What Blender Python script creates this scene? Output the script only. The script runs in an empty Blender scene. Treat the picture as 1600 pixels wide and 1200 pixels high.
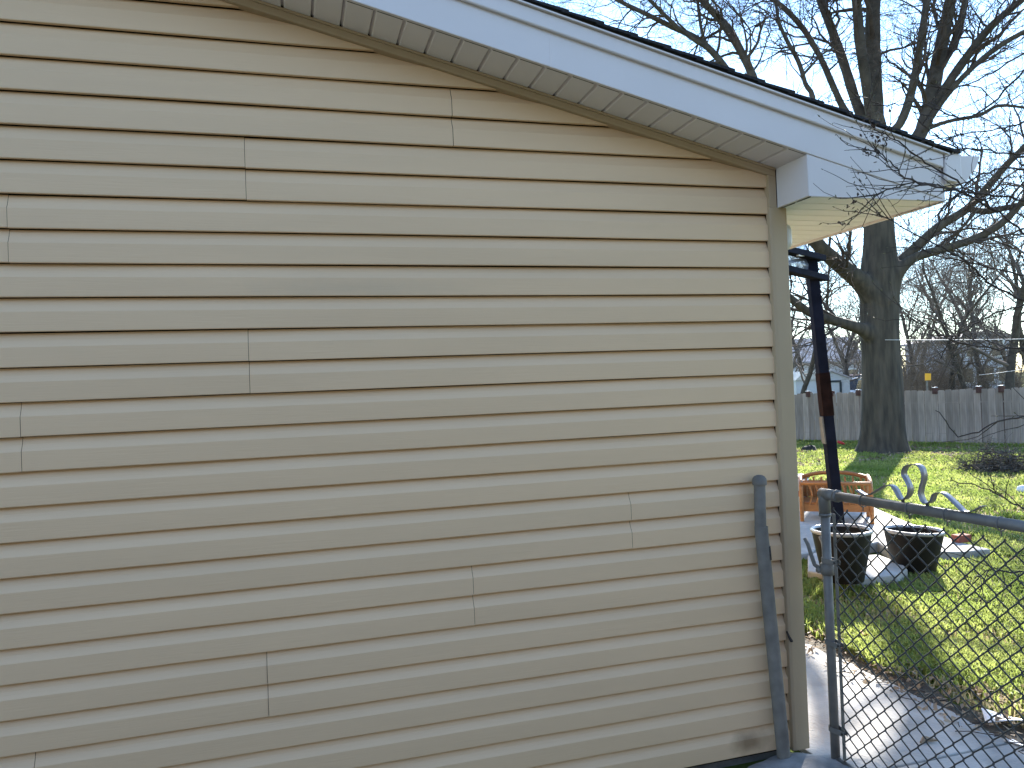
import bpy, bmesh, math, random
import numpy as np
from mathutils import Vector, Matrix
random.seed(7); rng = np.random.default_rng(7)
scene = bpy.context.scene
COL = scene.collection

# ------------------------------------------------------------------ camera
YAW, PITCH, ROLL = 0.27991, 0.00831, 0.04069
CAM = np.array([0.0, -2.8808, 1.62]); FPX = 1200.0
_f = np.array([math.sin(YAW)*math.cos(PITCH), math.cos(YAW)*math.cos(PITCH), math.sin(PITCH)])
_r0 = np.array([math.cos(YAW), -math.sin(YAW), 0.0]); _u0 = np.cross(_r0, _f)
_r = math.cos(ROLL)*_r0 - math.sin(ROLL)*_u0
_u = math.sin(ROLL)*_r0 + math.cos(ROLL)*_u0
cd = bpy.data.cameras.new('camera'); cam = bpy.data.objects.new('camera', cd); COL.objects.link(cam)
cam.matrix_world = Matrix(((_r[0], _u[0], -_f[0], CAM[0]), (_r[1], _u[1], -_f[1], CAM[1]),
                           (_r[2], _u[2], -_f[2], CAM[2]), (0, 0, 0, 1)))
cd.sensor_width = 36; cd.lens = 36*FPX/1600; cd.clip_start = 0.05; cd.clip_end = 3000
scene.camera = cam

def at(px, py, D):
    """world point seen at photo pixel (px,py) at forward distance D metres"""
    return CAM + (_r*(px-800)/FPX - _u*(py-600)/FPX + _f)*D
def atz(px, py, z=0.0):
    d = _r*(px-800)/FPX - _u*(py-600)/FPX + _f
    return CAM + d*((z-CAM[2])/d[2])

# ------------------------------------------------------------------ sky, sun, exposure
SUN_EL = math.radians(27); SUN_AZ = math.radians(45.8)          # azimuth from +Y towards +X
w = bpy.data.worlds.new('World'); scene.world = w; w.use_nodes = True
nt = w.node_tree; nt.nodes.clear()
sky = nt.nodes.new('ShaderNodeTexSky'); sky.sky_type = 'NISHITA'; sky.sun_disc = False
sky.sun_elevation = SUN_EL; sky.sun_rotation = SUN_AZ
sky.air_density = 1.0; sky.dust_density = 0.0; sky.ozone_density = 2.0
bg = nt.nodes.new('ShaderNodeBackground'); bg.inputs['Strength'].default_value = 0.10
wo = nt.nodes.new('ShaderNodeOutputWorld')
nt.links.new(sky.outputs[0], bg.inputs[0]); nt.links.new(bg.outputs[0], wo.inputs[0])
sd = bpy.data.lights.new('sun', 'SUN'); sd.energy = 4.7; sd.angle = math.radians(0.53); sd.color = (1.0, 0.94, 0.86)
sun = bpy.data.objects.new('sun', sd); COL.objects.link(sun)
sdir = Vector((math.sin(SUN_AZ)*math.cos(SUN_EL), math.cos(SUN_AZ)*math.cos(SUN_EL), math.sin(SUN_EL)))
sun.rotation_euler = sdir.to_track_quat('Z', 'Y').to_euler(); sun.location = (10, 10, 20)
vs = scene.view_settings; vs.view_transform = 'Standard'; vs.look = 'None'; vs.exposure = 2.46; vs.gamma = 1
vs.use_curve_mapping = False

# ------------------------------------------------------------------ helpers
class MB:
    def __init__(s): s.v = []; s.f = []
    def add(s, vs, fs):
        o = len(s.v); s.v += [tuple(map(float, p)) for p in vs]; s.f += [tuple(i+o for i in f) for f in fs]
    def box(s, lo, hi):
        x0, y0, z0 = lo; x1, y1, z1 = hi
        s.add([(x0,y0,z0),(x1,y0,z0),(x1,y1,z0),(x0,y1,z0),(x0,y0,z1),(x1,y0,z1),(x1,y1,z1),(x0,y1,z1)],
              [(0,3,2,1),(4,5,6,7),(0,1,5,4),(1,2,6,5),(2,3,7,6),(3,0,4,7)])
    def tube(s, pts, rad, n=8, caps=True, squash=None):
        pts = [np.asarray(p, float) for p in pts]
        if not hasattr(rad, '__len__'): rad = [rad]*len(pts)
        o = len(s.v); m = len(pts); prev = None
        for i, p in enumerate(pts):
            t = pts[min(i+1, m-1)] - pts[max(i-1, 0)]; L = np.linalg.norm(t); t = t/L if L > 1e-9 else np.array([0,0,1.])
            if prev is None:
                a = np.array([0,0,1.]) if abs(t[2]) < .9 else np.array([1.,0,0])
            else: a = prev
            b = np.cross(t, a); b /= (np.linalg.norm(b)+1e-12); a = np.cross(b, t); prev = a
            for k in range(n):
                an = 2*math.pi*k/n; q = p + rad[i]*(math.cos(an)*a + math.sin(an)*b)
                s.v.append((float(q[0]), float(q[1]), float(q[2])))
        for i in range(m-1):
            for k in range(n):
                k2 = (k+1) % n
                s.f.append((o+i*n+k, o+i*n+k2, o+(i+1)*n+k2, o+(i+1)*n+k))
        if caps and n > 2:
            s.f.append(tuple(o+k for k in range(n))[::-1]); s.f.append(tuple(o+(m-1)*n+k for k in range(n)))
    def lathe(s, prof, c=(0,0,0), n=24):
        o = len(s.v)
        for r, z in prof:
            for k in range(n):
                a = 2*math.pi*k/n; s.v.append((c[0]+r*math.cos(a), c[1]+r*math.sin(a), c[2]+z))
        for i in range(len(prof)-1):
            for k in range(n):
                k2 = (k+1) % n; s.f.append((o+i*n+k, o+i*n+k2, o+(i+1)*n+k2, o+(i+1)*n+k))
    def prism(s, poly, axis, a0, a1):
        """extrude a 2-D polygon; axis 'y': poly is (x,z); 'z': (x,y); 'x': (y,z)"""
        def P(p, a): return {'y': (p[0], a, p[1]), 'z': (p[0], p[1], a), 'x': (a, p[0], p[1])}[axis]
        n = len(poly)
        s.add([P(p, a0) for p in poly]+[P(p, a1) for p in poly],
              [tuple(range(n))[::-1], tuple(range(n, 2*n))]+[(i, (i+1) % n, n+(i+1) % n, n+i) for i in range(n)])

def root_loc(o):
    while o.parent: o = o.parent
    return np.array(o.location)
def build(name, mb, mat, parent=None, smooth=False, loc=None, fix=True):
    v = np.array(mb.v, float).reshape(-1, 3); base = np.zeros(3)
    if parent is not None: base = root_loc(parent)
    elif loc is not None: base = np.array(loc, float)
    me = bpy.data.meshes.new(name); me.from_pydata((v-base).tolist(), [], mb.f); me.update()
    if fix:
        b = bmesh.new(); b.from_mesh(me); bmesh.ops.recalc_face_normals(b, faces=b.faces); b.to_mesh(me); b.free()
    me.materials.append(mat)
    if smooth: me.polygons.foreach_set('use_smooth', [True]*len(me.polygons))
    o = bpy.data.objects.new(name, me); COL.objects.link(o)
    if parent is not None: o.parent = parent
    elif loc is not None: o.location = loc
    return o
def tag(o, label=None, cat=None, group=None, kind=None):
    if label: o['label'] = label
    if cat: o['category'] = cat
    if group: o['group'] = group
    if kind: o['kind'] = kind
    return o
def thing(name, loc, label, cat, group=None):
    o = bpy.data.objects.new(name, None); COL.objects.link(o); o.location = tuple(float(c) for c in loc); o.empty_display_size = .1
    return tag(o, label, cat, group)
def bevel(o, wdt=.004, seg=2):
    m = o.modifiers.new('bevel', 'BEVEL'); m.width = wdt; m.segments = seg; m.limit_method = 'ANGLE'; m.angle_limit = math.radians(40)
def inst(name, me, loc, parent=None, rot=None):
    o = bpy.data.objects.new(name, me); COL.objects.link(o); o.location = tuple(float(c) for c in loc)
    if rot: o.rotation_euler = rot
    if parent is not None: o.parent = parent
    return o

# ------------------------------------------------------------------ materials
def mat(name, col, rough=.6, var=.12, scale=6, spec=.4, metal=0, bump=0, bscale=60, stretch=(1,1,1), col2=None, detail=6, trans=0, objvar=0):
    m = bpy.data.materials.new(name); m.use_nodes = True; t = m.node_tree; N = t.nodes; L = t.links
    b = N['Principled BSDF']; b.inputs['Roughness'].default_value = rough; b.inputs['Metallic'].default_value = metal
    b.inputs['Specular IOR Level'].default_value = spec
    tc = N.new('ShaderNodeTexCoord'); mp = N.new('ShaderNodeMapping'); mp.inputs['Scale'].default_value = stretch
    L.new(tc.outputs['Object'], mp.inputs[0])
    nz = N.new('ShaderNodeTexNoise'); nz.inputs['Scale'].default_value = scale; nz.inputs['Detail'].default_value = detail
    L.new(mp.outputs[0], nz.inputs['Vector'])
    r = N.new('ShaderNodeValToRGB'); r.color_ramp.elements[0].position = .3; r.color_ramp.elements[1].position = .7
    c2 = col2 if col2 else tuple(min(1, c*(1+var)) for c in col)
    c1 = col if col2 else tuple(c*(1-var) for c in col)
    r.color_ramp.elements[0].color = (*c1, 1); r.color_ramp.elements[1].color = (*c2, 1)
    L.new(nz.outputs['Fac'], r.inputs[0]); out = r.outputs[0]
    if objvar:
        oi = N.new('ShaderNodeObjectInfo'); hs = N.new('ShaderNodeHueSaturation')
        mr = N.new('ShaderNodeMapRange'); mr.inputs['To Min'].default_value = 1-objvar; mr.inputs['To Max'].default_value = 1+objvar
        L.new(oi.outputs['Random'], mr.inputs[0]); L.new(mr.outputs[0], hs.inputs['Value']); L.new(out, hs.inputs['Color']); out = hs.outputs[0]
    L.new(out, b.inputs['Base Color'])
    if bump:
        n2 = N.new('ShaderNodeTexNoise'); n2.inputs['Scale'].default_value = bscale; n2.inputs['Detail'].default_value = 5
        L.new(mp.outputs[0], n2.inputs['Vector'])
        bp = N.new('ShaderNodeBump'); bp.inputs['Strength'].default_value = bump; bp.inputs['Distance'].default_value = .01
        L.new(n2.outputs['Fac'], bp.inputs['Height']); L.new(bp.outputs[0], b.inputs['Normal'])
    if trans:
        tr = N.new('ShaderNodeBsdfTranslucent'); L.new(out, tr.inputs[0]); mx = N.new('ShaderNodeMixShader'); mx.inputs[0].default_value = trans
        L.new(b.outputs[0], mx.inputs[1]); L.new(tr.outputs[0], mx.inputs[2]); L.new(mx.outputs[0], N['Material Output'].inputs[0])
    m['_out'] = 1
    return m

def siding_material():
    m = mat('beige_vinyl', (.69, .485, .295), rough=.5, var=.035, scale=3, spec=.35, stretch=(.4, 1, 3), bump=.10, bscale=90, objvar=.012)
    t = m.node_tree; N = t.nodes; L = t.links; b = N['Principled BSDF']
    # faint wood grain embossed along the boards, a faint darker smudge high up and one brown splash stain
    nz2 = [n for n in N if n.type == 'TEX_NOISE'][1]
    g = N.new('ShaderNodeMapping'); g.inputs['Scale'].default_value = (.06, 1, 1.4)
    geo = N.new('ShaderNodeNewGeometry'); L.new(geo.outputs['Position'], g.inputs[0]); L.new(g.outputs[0], nz2.inputs['Vector']); nz2.inputs['Scale'].default_value = 130
    src = b.inputs['Base Color'].links[0].from_socket
    def mask_mix(center, rad, colr, fac, prev):
        d = N.new('ShaderNodeVectorMath'); d.operation = 'SUBTRACT'; L.new(geo.outputs['Position'], d.inputs[0]); d.inputs[1].default_value = center
        s = N.new('ShaderNodeVectorMath'); s.operation = 'DIVIDE'; L.new(d.outputs[0], s.inputs[0]); s.inputs[1].default_value = rad
        ln = N.new('ShaderNodeVectorMath'); ln.operation = 'LENGTH'; L.new(s.outputs[0], ln.inputs[0])
        n3 = N.new('ShaderNodeTexNoise'); n3.inputs['Scale'].default_value = 14; n3.inputs['Detail'].default_value = 5; L.new(geo.outputs['Position'], n3.inputs['Vector'])
        ad = N.new('ShaderNodeMath'); ad.operation = 'ADD'; L.new(ln.outputs['Value'], ad.inputs[0]); L.new(n3.outputs['Fac'], ad.inputs[1])
        mr = N.new('ShaderNodeMapRange'); mr.inputs['From Min'].default_value = 1.6; mr.inputs['From Max'].default_value = .7
        mr.inputs['To Min'].default_value = 0; mr.inputs['To Max'].default_value = fac; L.new(ad.outputs[0], mr.inputs[0])
        mx = N.new('ShaderNodeMix'); mx.data_type = 'RGBA'; L.new(mr.outputs[0], mx.inputs['Factor']); L.new(prev, mx.inputs['A']); mx.inputs['B'].default_value = (*colr, 1)
        return mx.outputs['Result']
    c = mask_mix((1.80, 0, .10), (.10, .4, .055), (.15, .085, .035), .7, src)
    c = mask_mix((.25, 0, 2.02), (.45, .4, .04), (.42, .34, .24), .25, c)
    L.new(c, b.inputs['Base Color'])
    return m
M = {}
M['siding'] = siding_material()
M['trim'] = mat('beige_trim', (.41, .305, .19), rough=.5, var=.03, scale=4, bump=.05)
M['white'] = mat('white_aluminium', (.64, .59, .575), rough=.38, var=.025, scale=5, spec=.5, bump=.03, bscale=12)
M['soffit'] = mat('white_vinyl_soffit', (.70, .65, .64), rough=.5, var=.03, scale=5, objvar=.02)
M['soffit2'] = mat('cream_soffit', (.82, .82, .80), rough=.5, var=.04, scale=4)
M['shingle'] = mat('dark_asphalt_shingle', (.022, .022, .026), rough=.95, var=.4, scale=80, bump=.6, bscale=300)
M['sheath'] = mat('dark_sheathing', (.02, .017, .013), rough=.9)
M['foundation'] = mat('foundation_block', (.16, .15, .14), rough=.95, var=.3, scale=15, bump=.6)
M['galv'] = mat('galvanised_steel', (.17, .16, .148), rough=.6, var=.2, scale=18, metal=.25, bump=.08, bscale=50)
M['galv_dark'] = mat('dull_galvanised_wire', (.05, .048, .045), rough=.55, var=.3, scale=40, metal=.2)
M['galv_old'] = mat('weathered_grey_steel', (.175, .16, .14), rough=.8, var=.25, scale=14, metal=.1, bump=.15, bscale=40)
M['rust'] = mat('dark_rust', (.045, .035, .03), rough=.9, var=.4, scale=60)
M['strip'] = mat('bare_metal_strip', (.27, .255, .26), rough=.4, var=.15, scale=20, metal=.5)
M['concrete'] = mat('worn_concrete', (.27, .26, .24), rough=.9, scale=4, col2=(.47, .455, .425), bump=.5, bscale=60, detail=9)
M['concrete_dark'] = mat('dirty_concrete', (.17, .165, .16), rough=.95, scale=9, col2=(.32, .31, .30), bump=.6, bscale=45, detail=9)
M['asphalt'] = mat('old_asphalt', (.045, .044, .042), rough=.95, scale=30, col2=(.085, .083, .08), bump=.5, bscale=150)
M['earth'] = mat('damp_earth', (.04, .032, .024), rough=1, scale=12, col2=(.10, .085, .06), bump=.8, bscale=50)
M['lawn'] = mat('lawn_ground', (.05, .075, .014), rough=1, scale=1.6, spec=.05, col2=(.095, .115, .028), bump=.7, bscale=40, detail=10)
M['blade'] = mat('grass_blade', (.16, .23, .04), rough=.5, scale=.9, col2=(.36, .39, .12), trans=.6, spec=.3)
M['dryblade'] = mat('dry_grass_blade', (.34, .28, .14), rough=.7, scale=3, col2=(.50, .44, .27), trans=.4, spec=.2)
M['leaf'] = mat('dead_leaf', (.18, .115, .065), rough=.7, scale=2, col2=(.46, .37, .26), trans=.25, spec=.2)
M['shrivel'] = mat('shrivelled_leaf', (.035, .022, .016), rough=.7, scale=9, col2=(.08, .05, .035))
M['orange_leaf'] = mat('orange_leaf', (.55, .16, .03), rough=.6, scale=20, trans=.3)
M['bark'] = mat('oak_bark', (.034, .029, .023), rough=.95, scale=5, col2=(.090, .074, .056), stretch=(2.2, 2.2, .35), bump=1.0, bscale=9, detail=10)
M['limb'] = mat('limb_bark', (.030, .026, .022), rough=.9, scale=6, col2=(.075, .063, .053), bump=.5, bscale=15)
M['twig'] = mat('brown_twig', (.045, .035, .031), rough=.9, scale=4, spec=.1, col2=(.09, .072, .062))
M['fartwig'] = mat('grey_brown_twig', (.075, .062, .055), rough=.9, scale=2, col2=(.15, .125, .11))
M['bramble'] = mat('brown_bramble', (.085, .062, .045), rough=.9, scale=2, col2=(.19, .145, .105))
M['neartwig'] = mat('budding_twig', (.04, .033, .03), rough=.9, spec=.1, scale=8, col2=(.085, .07, .06))
M['bud'] = mat('opening_bud', (.07, .075, .035), rough=.5, scale=10, col2=(.12, .11, .05), trans=.2)
M['fencewood'] = mat('weathered_fence_board', (.20, .165, .14), rough=.9, scale=3, col2=(.32, .27, .235), stretch=(9, 9, .7), bump=.4, bscale=20, objvar=.22)
M['postwood'] = mat('red_brown_post', (.07, .032, .025), rough=.85, var=.3)
M['pot'] = mat('black_plastic_pot', (.009, .0075, .007), rough=.6, spec=.25, var=.3, scale=9, bump=.15, bscale=25)
M['potrim'] = mat('bleached_glint_rim', (.30, .30, .31), rough=.3, var=.15, scale=9, spec=.8)  # bleached grey rim, colour lifted to carry the sun glint
M['soil'] = mat('potting_soil', (.03, .022, .016), rough=1, bump=.8)
M['brick'] = mat('red_brick', (.24, .075, .05), rough=.9, var=.25, scale=20, bump=.4)
M['navy'] = mat('dark_painted_post', (.010, .011, .02), rough=.9, spec=.1, var=.4, scale=7, bump=.1)
M['rustpaint'] = mat('rust_brown_sleeve', (.018, .008, .006), rough=.95, spec=.1, var=.4, scale=14, bump=.2)
M['wood'] = mat('orange_varnished_wood', (.29, .115, .035), rough=.45, scale=6, col2=(.42, .19, .065), stretch=(1, 1, 6), bump=.1)
M['bucket'] = mat('white_plastic', (.72, .73, .76), rough=.4, var=.03)
M['red'] = mat('red_print', (.50, .03, .03), rough=.4, var=.08)
M['brush'] = mat('cut_brush', (.05, .042, .035), rough=.9, scale=6, col2=(.13, .11, .09))
M['rock'] = mat('dark_stone', (.03, .028, .026), rough=.9, var=.4, bump=.5)
M['paper'] = mat('white_card', (.75, .76, .78), rough=.5, var=.05)
M['wallA'] = mat('grey_house_siding', (.50, .49, .52), rough=.8, var=.08, scale=2)
M['wallB'] = mat('blue_grey_house_siding', (.50, .51, .60), rough=.8, var=.08, scale=2)
M['screen_brick'] = mat('sky_screen_brick', (.07, .054, .04), rough=.9, var=.3, scale=25, bump=.4)
M['shedwall'] = mat('pale_shed_wall', (.48, .51, .55), rough=.7, var=.06)
M['roofgrey'] = mat('grey_roof', (.34, .325, .345), rough=.9, var=.2, scale=3)
M['rooflight'] = mat('pale_shed_roof', (.52, .51, .48), rough=.7, var=.1)
M['darktrim'] = mat('dark_teal_trim', (.025, .04, .05), rough=.6)
M['yellow'] = mat('yellow_sign_face', (.75, .38, .02), rough=.5, var=.03)
M['pole'] = mat('grey_utility_pole', (.10, .09, .08), rough=.9, var=.25, stretch=(5, 5, .5))
M['cable'] = mat('bright_cable', (.5, .5, .5), rough=.6, metal=0, var=.05)
M['carpaint'] = mat('white_car_paint', (.7, .71, .73), rough=.25, var=.02, spec=.6)
M['carred'] = mat('dark_red_car_paint', (.10, .018, .018), rough=.3, var=.05, spec=.6)
M['rubber'] = mat('black_rubber', (.015, .015, .015), rough=.8)
def glass(name, col, rough=.15):
    m = bpy.data.materials.new(name); m.use_nodes = True; b = m.node_tree.nodes['Principled BSDF']
    b.inputs['Base Color'].default_value = (*col, 1); b.inputs['Roughness'].default_value = rough; b.inputs['Specular IOR Level'].default_value = .8
    return m
M['glass'] = glass('dark_window_glass', (.03, .035, .045))
M['lens'] = glass('frosted_lens', (.62, .63, .62), .35)
def plastic_sheet():
    m = mat('cloudy_plastic_sheet', (.16, .18, .25), rough=.35, var=.3, scale=2.5, spec=.5, bump=.3, bscale=4)
    t = m.node_tree; tr = t.nodes.new('ShaderNodeBsdfTransparent'); mx = t.nodes.new('ShaderNodeMixShader'); mx.inputs[0].default_value = .35
    t.links.new(t.nodes['Principled BSDF'].outputs[0], mx.inputs[1]); t.links.new(tr.outputs[0], mx.inputs[2]); t.links.new(mx.outputs[0], t.nodes['Material Output'].inputs[0])
    return m
M['sheet'] = plastic_sheet()

# ------------------------------------------------------------------ setting: ground, path, patio
mb = MB(); mb.add([(-400,-400,-.012),(400,-400,-.012),(400,400,-.012),(-400,400,-.012)], [(0,1,2,3)])
tag(build('ground', mb, M['lawn']), kind='structure')
# concrete drive below the gable wall (behind and under the viewer)
mb = MB(); mb.box((-7, -9.0, -.08), (2.02, -.42, .003))
drive = tag(build('driveway', mb, M['asphalt']), kind='structure')
# concrete walk along the right-hand side of the house: slabs with joints, wobbly broken outer edge
def slab_mesh(x0, x1, y0, y1, top, th=.1, wob=.02, nseg=14):
    mb = MB(); pl = []
    for i in range(nseg+1): pl.append((x1 + random.uniform(-wob, wob), y0+(y1-y0)*i/nseg))
    for i in range(3, -1, -1): pl.append((x0, y0+(y1-y0)*i/3))
    mb.prism(pl, 'z', top-th, top); return mb
path = bpy.data.objects.new('path', None); COL.objects.link(path); path['kind'] = 'structure'
for (a, b_) in ((-3.2, -1.62), (-1.61, -.262), (-.250, 1.31), (1.318, 2.9), (2.91, 4.5), (4.51, 6.1)):
    o = build('slab', slab_mesh(2.085, 2.955, a, b_, .012+random.uniform(-.003, .003)), M['concrete'], path); bevel(o, .006)
# rough raised concrete pad at the foot of the wall post
mb = MB(); pl = []
for i in range(40):
    a = 2*math.pi*i/40; r = 1+.05*math.sin(5*a)+.04*math.sin(9*a+1)
    pl.append((1.93+.34*r*math.cos(a), -.27+.26*r*math.sin(a)))
n0 = len(pl); cx, cy = 1.93, -.27
for lev, (s, z) in enumerate(((1, .006), (.9, .03), (.7, .04), (.45, .045), (.2, .046))):
    for (x, y) in pl: mb.v.append((cx+(x-cx)*s, cy+(y-cy)*s, z+(random.uniform(-.006, .006) if lev else 0)))
for lv in range(4):
    for i in range(n0): mb.f.append((lv*n0+i, lv*n0+(i+1) % n0, (lv+1)*n0+(i+1) % n0, (lv+1)*n0+i))
mb.f.append(tuple(4*n0+i for i in range(n0)))
o = build('footing', mb, M['concrete_dark'], smooth=True); tag(o, kind='structure')
# strip of bare soil along the walk
mb = MB(); e = []
for i in range(60):
    y = -3.2+i*.13; e.append((2.95, y, .002)); e.append((3.12+.07*math.sin(i*.9)+random.uniform(-.05, .05), y, .001))
mb.add(e, [(2*i, 2*i+1, 2*i+3, 2*i+2) for i in range(59)])
tag(build('soil_strip', mb, M['earth']), kind='structure')
# patio slabs (raised)
def pxpoly(pts, z): return [tuple(atz(x, y, z)[:2]) for x, y in pts]
patio = bpy.data.objects.new('patio', None); COL.objects.link(patio); patio['kind'] = 'structure'
for poly, z, th in (
    ([(1190,862),(1250,866),(1270,861),(1284,848),(1300,840),(1298,822),(1290,800),(1240,780),(1190,772)], .10, .12),
    ([(1303,842),(1345,852),(1372,846),(1385,856),(1440,862),(1505,862),(1548,858),(1505,848),(1470,836),(1410,812),(1365,792),(1300,780),(1293,800),(1302,826)], .085, .1),
    ([(1262,868),(1262,892),(1330,906),(1402,898),(1418,889),(1410,880),(1372,866),(1335,868),(1300,852)], .10, .12)):
    mb = MB(); mb.prism(pxpoly(poly, z), 'z', z-th, z)
    o = build('slab', mb, M['concrete'], patio); bevel(o, .012, 3)

# ------------------------------------------------------------------ the house
C = .1143; ZT = 2.5609                         # siding course height, height of course line 0
SL = .245                                      # roof pitch
def zlow(x): return 2.521 + SL*(2.051-x)       # underside of the rake fascia / soffit line
RIDGE = -1.35; LEFT = -4.75
house = thing('house', (-1.3, 3.5, 0), 'one-storey house with beige lap siding, white soffit and fascia and dark shingle roof', 'house')
hl = np.array(house.location)
# dark sheathing core and foundation
mb = MB(); zr = zlow(RIDGE)-.05
mb.prism([(LEFT, .02), (2.04, .02), (2.04, zlow(2.04)-.05), (RIDGE, zr), (LEFT, zr-SL*(RIDGE-LEFT)*1.0)], 'y', .020, 7.0)
build('sheathing', mb, M['sheath'], house)
mb = MB(); mb.box((LEFT+.03, .03, -.2), (2.02, 6.98, .05)); build('foundation', mb, M['foundation'], house)

PROF = [(.0016, .006), (.0010, .0210), (.0035, .0224), (.020, .0226), (.045, .0224), (.0665, .0220), (.0688, .0210), (.076, .0165), (.090, .0090), (.102, .0045), (.1132, .0000)]   # height, distance out from the wall
def siding_panel(s0, s1, kbot, clip=None, place='gable'):
    """double-course panel: two lap profiles, thin, slightly wavy; s runs along the wall"""
    n = max(2, int((s1-s0)/.11)); ph = random.uniform(0, 50); ph2 = random.uniform(0, 50)
    z0 = ZT-kbot*C; mb = MB(); pts = []
    for c in range(2):
        for (dz, d) in PROF: pts.append((z0+c*C+dz, d))
    m = len(pts); gap = len(PROF)-1          # open slot under each lap; dark backing behind it stands in for lap shadow
    for i in range(n+1):
        s = s0+(s1-s0)*i/n
        wv = .0011*math.sin(s*2.9+ph)+.0008*math.sin(s*7.3+ph2); wz = .0010*math.sin(s*1.7+ph2)
        for j, (z, d) in enumerate(pts):
            dd = d+(wv if d > .001 else 0); zz = z+wz
            mb.v.append((s, -dd, zz) if place == 'gable' else (2.045+dd, s, zz))
    for i in range(n):
        for j in range(m-1):
            if j == gap: continue
            if place == 'gable': mb.f.append((i*m+j, (i+1)*m+j, (i+1)*m+j+1, i*m+j+1))
            else: mb.f.append((i*m+j, (i+1)*m+j, (i+1)*m+j+1, i*m+j+1))
    o = build('siding_panel', mb, M['siding'], house, smooth=True)
    me = o.data; b = bmesh.new(); b.from_mesh(me)
    for e in b.edges:
        if len(e.link_faces) == 2 and e.calc_face_angle(0) > math.radians(6): e.smooth = False
    if clip:
        for (co, no) in clip:
            bmesh.ops.bisect_plane(b, geom=b.verts[:]+b.edges[:]+b.faces[:], plane_co=Vector(np.array(co)-hl), plane_no=Vector(no), clear_outer=True)
    if len(b.faces) == 0: b.free(); bpy.data.objects.remove(o); return None
    b.to_mesh(me); b.free(); return o
SEAM = {0: .628, 2: -.128, 4: -.872, 6: -1.1, 8: -.140, 10: -.855, 12: -1.15, 14: 1.30, 16: .637, 18: -.118, 20: -.850, 22: -1.2, -2: -1.1, -4: -1.2, -6: -1.1}
clipR = ((2.0, 0, zlow(2.0)-.004), (SL, 0, 1)); clipL = ((RIDGE, 0, zlow(RIDGE)), (-SL, 0, 1))
for kb in range(22, -10, -2):
    sm = SEAM.get(kb, -1.0)
    cuts = sorted({LEFT+.05, 1.998} | {sm+3.35*i for i in range(-2, 3) if LEFT+.1 < sm+3.35*i < 1.95})
    for a, b_ in zip(cuts[:-1], cuts[1:]):
        siding_panel(a+.0008, b_-.0008, kb, (clipR, clipL))
for kb in range(22, 0, -2):
    siding_panel(.07, 3.6, kb, (((0, 0, 2.352), (0, 0, 1)),), 'side'); siding_panel(3.603, 6.95, kb, (((0, 0, 2.352), (0, 0, 1)),), 'side')
# corner post: L-shaped vinyl post with return lips
mb = MB(); mb.prism([(1.993,-.014),(1.998,-.036),(2.012,-.039),(2.079,-.039),(2.079,.075),(2.070,.075),(2.070,-.008),(2.012,-.008),(2.004,-.006)], 'z', .035, 2.36)
o = build('corner_post', mb, M['trim'], house); bevel(o, .003)
mb = MB(); mb.prism([(1.996,-.038),(2.0335,-.038),(2.0335,-.004),(1.996,-.004)], 'z', 2.36, 2.515)
o = build('corner_cap', mb, M['trim'], house); bevel(o, .002)
# rake trim (receiving channel) below the soffit
mb = MB()
def rake(mb, xa, xb, o0, o1, y0, y1, f=zlow):
    mb.prism([(xa, f(xa)+o0), (xb, f(xb)+o0), (xb, f(xb)+o1), (xa, f(xa)+o1)], 'y', y0, y1)
rake(mb, RIDGE, 2.03, -.036, -.003, -.041, -.002)
o = build('rake_trim', mb, M['trim'], house); bevel(o, .003)
mb = MB(); rake(mb, RIDGE, 2.028, -.010, -.0005, -.049, -.003); o = build('trim_lip', mb, M['trim'], house); bevel(o, .002)
# soffit planks of the rake: each plank its own part, V grooves between
mb = MB(); W = .1015
sec = [(0, .014), (.010, .0015), (.012, 0), (W-.004, 0), (W-.002, .002), (W, .014)]   # x, height above face
vs_ = []
for y in (-.2355, -.036):
    for (x, h) in sec: vs_.append((x, y, -SL*x+h))
mb.add(vs_, [(i, i+1, 6+i+1, 6+i) for i in range(5)])
plank = build('soffit_plank', mb, M['soffit'], house)
pm = plank.data; v0 = hl
pm.transform(Matrix.Translation(Vector(v0)))
first = True
i0 = int((.93-RIDGE)/W)
for i in range(-i0, 12):
    x = .93+W*i
    if x+W > 2.06: break
    if first: o = plank; first = False
    else: o = inst('soffit_plank', pm, (0, 0, 0), house)
    o.location = tuple(np.array((x, 0, zlow(x)))-hl)
mb = MB(); rake(mb, RIDGE, 2.05, .016, .020, -.245, -.01); build('soffit_backing', mb, M['sheath'], house)
# rake fascia, band above it, return box
mb = MB(); rake(mb, RIDGE, 2.700, .001, .134, -.2525, -.236); o = build('rake_fascia', mb, M['white'], house); bevel(o, .003)
mb = MB(); xa, xb = RIDGE, 2.70
mb.prism([(xa, zlow(xa)+.128), (xb, zlow(xb)+.128), (xb, zlow(xb)+.188), (xa, zlow(xa)+.188)], 'y', -.268, -.2530)
o = build('rake_band', mb, M['white'], house); bevel(o, .006, 3)
mb = MB(); rake(mb, RIDGE, 2.72, .1885, .194, -.280, -.20); o = build('drip_edge', mb, M['white'], house)
mb = MB(); mb.prism([(.95, zlow(.95)+.0), (.953, zlow(.953)+.0), (.953, zlow(.953)+.126), (.95, zlow(.95)+.126)], 'y', -.2533, -.251); build('fascia_joint', mb, M['soffit'], house)
mb = MB(); mb.prism([(2.035, 2.3575), (2.700, 2.3575), (2.700, zlow(2.700)+.0005), (2.035, zlow(2.035)+.0005)], 'y', -.2485, -.236)
o = build('return_face', mb, M['white'], house); bevel(o, .002)
mb = MB(); mb.box((2.034, -.2480, 2.3565), (2.049, -.0395, 2.525)); o = build('return_side', mb, M['white'], house); bevel(o, .002)
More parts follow.
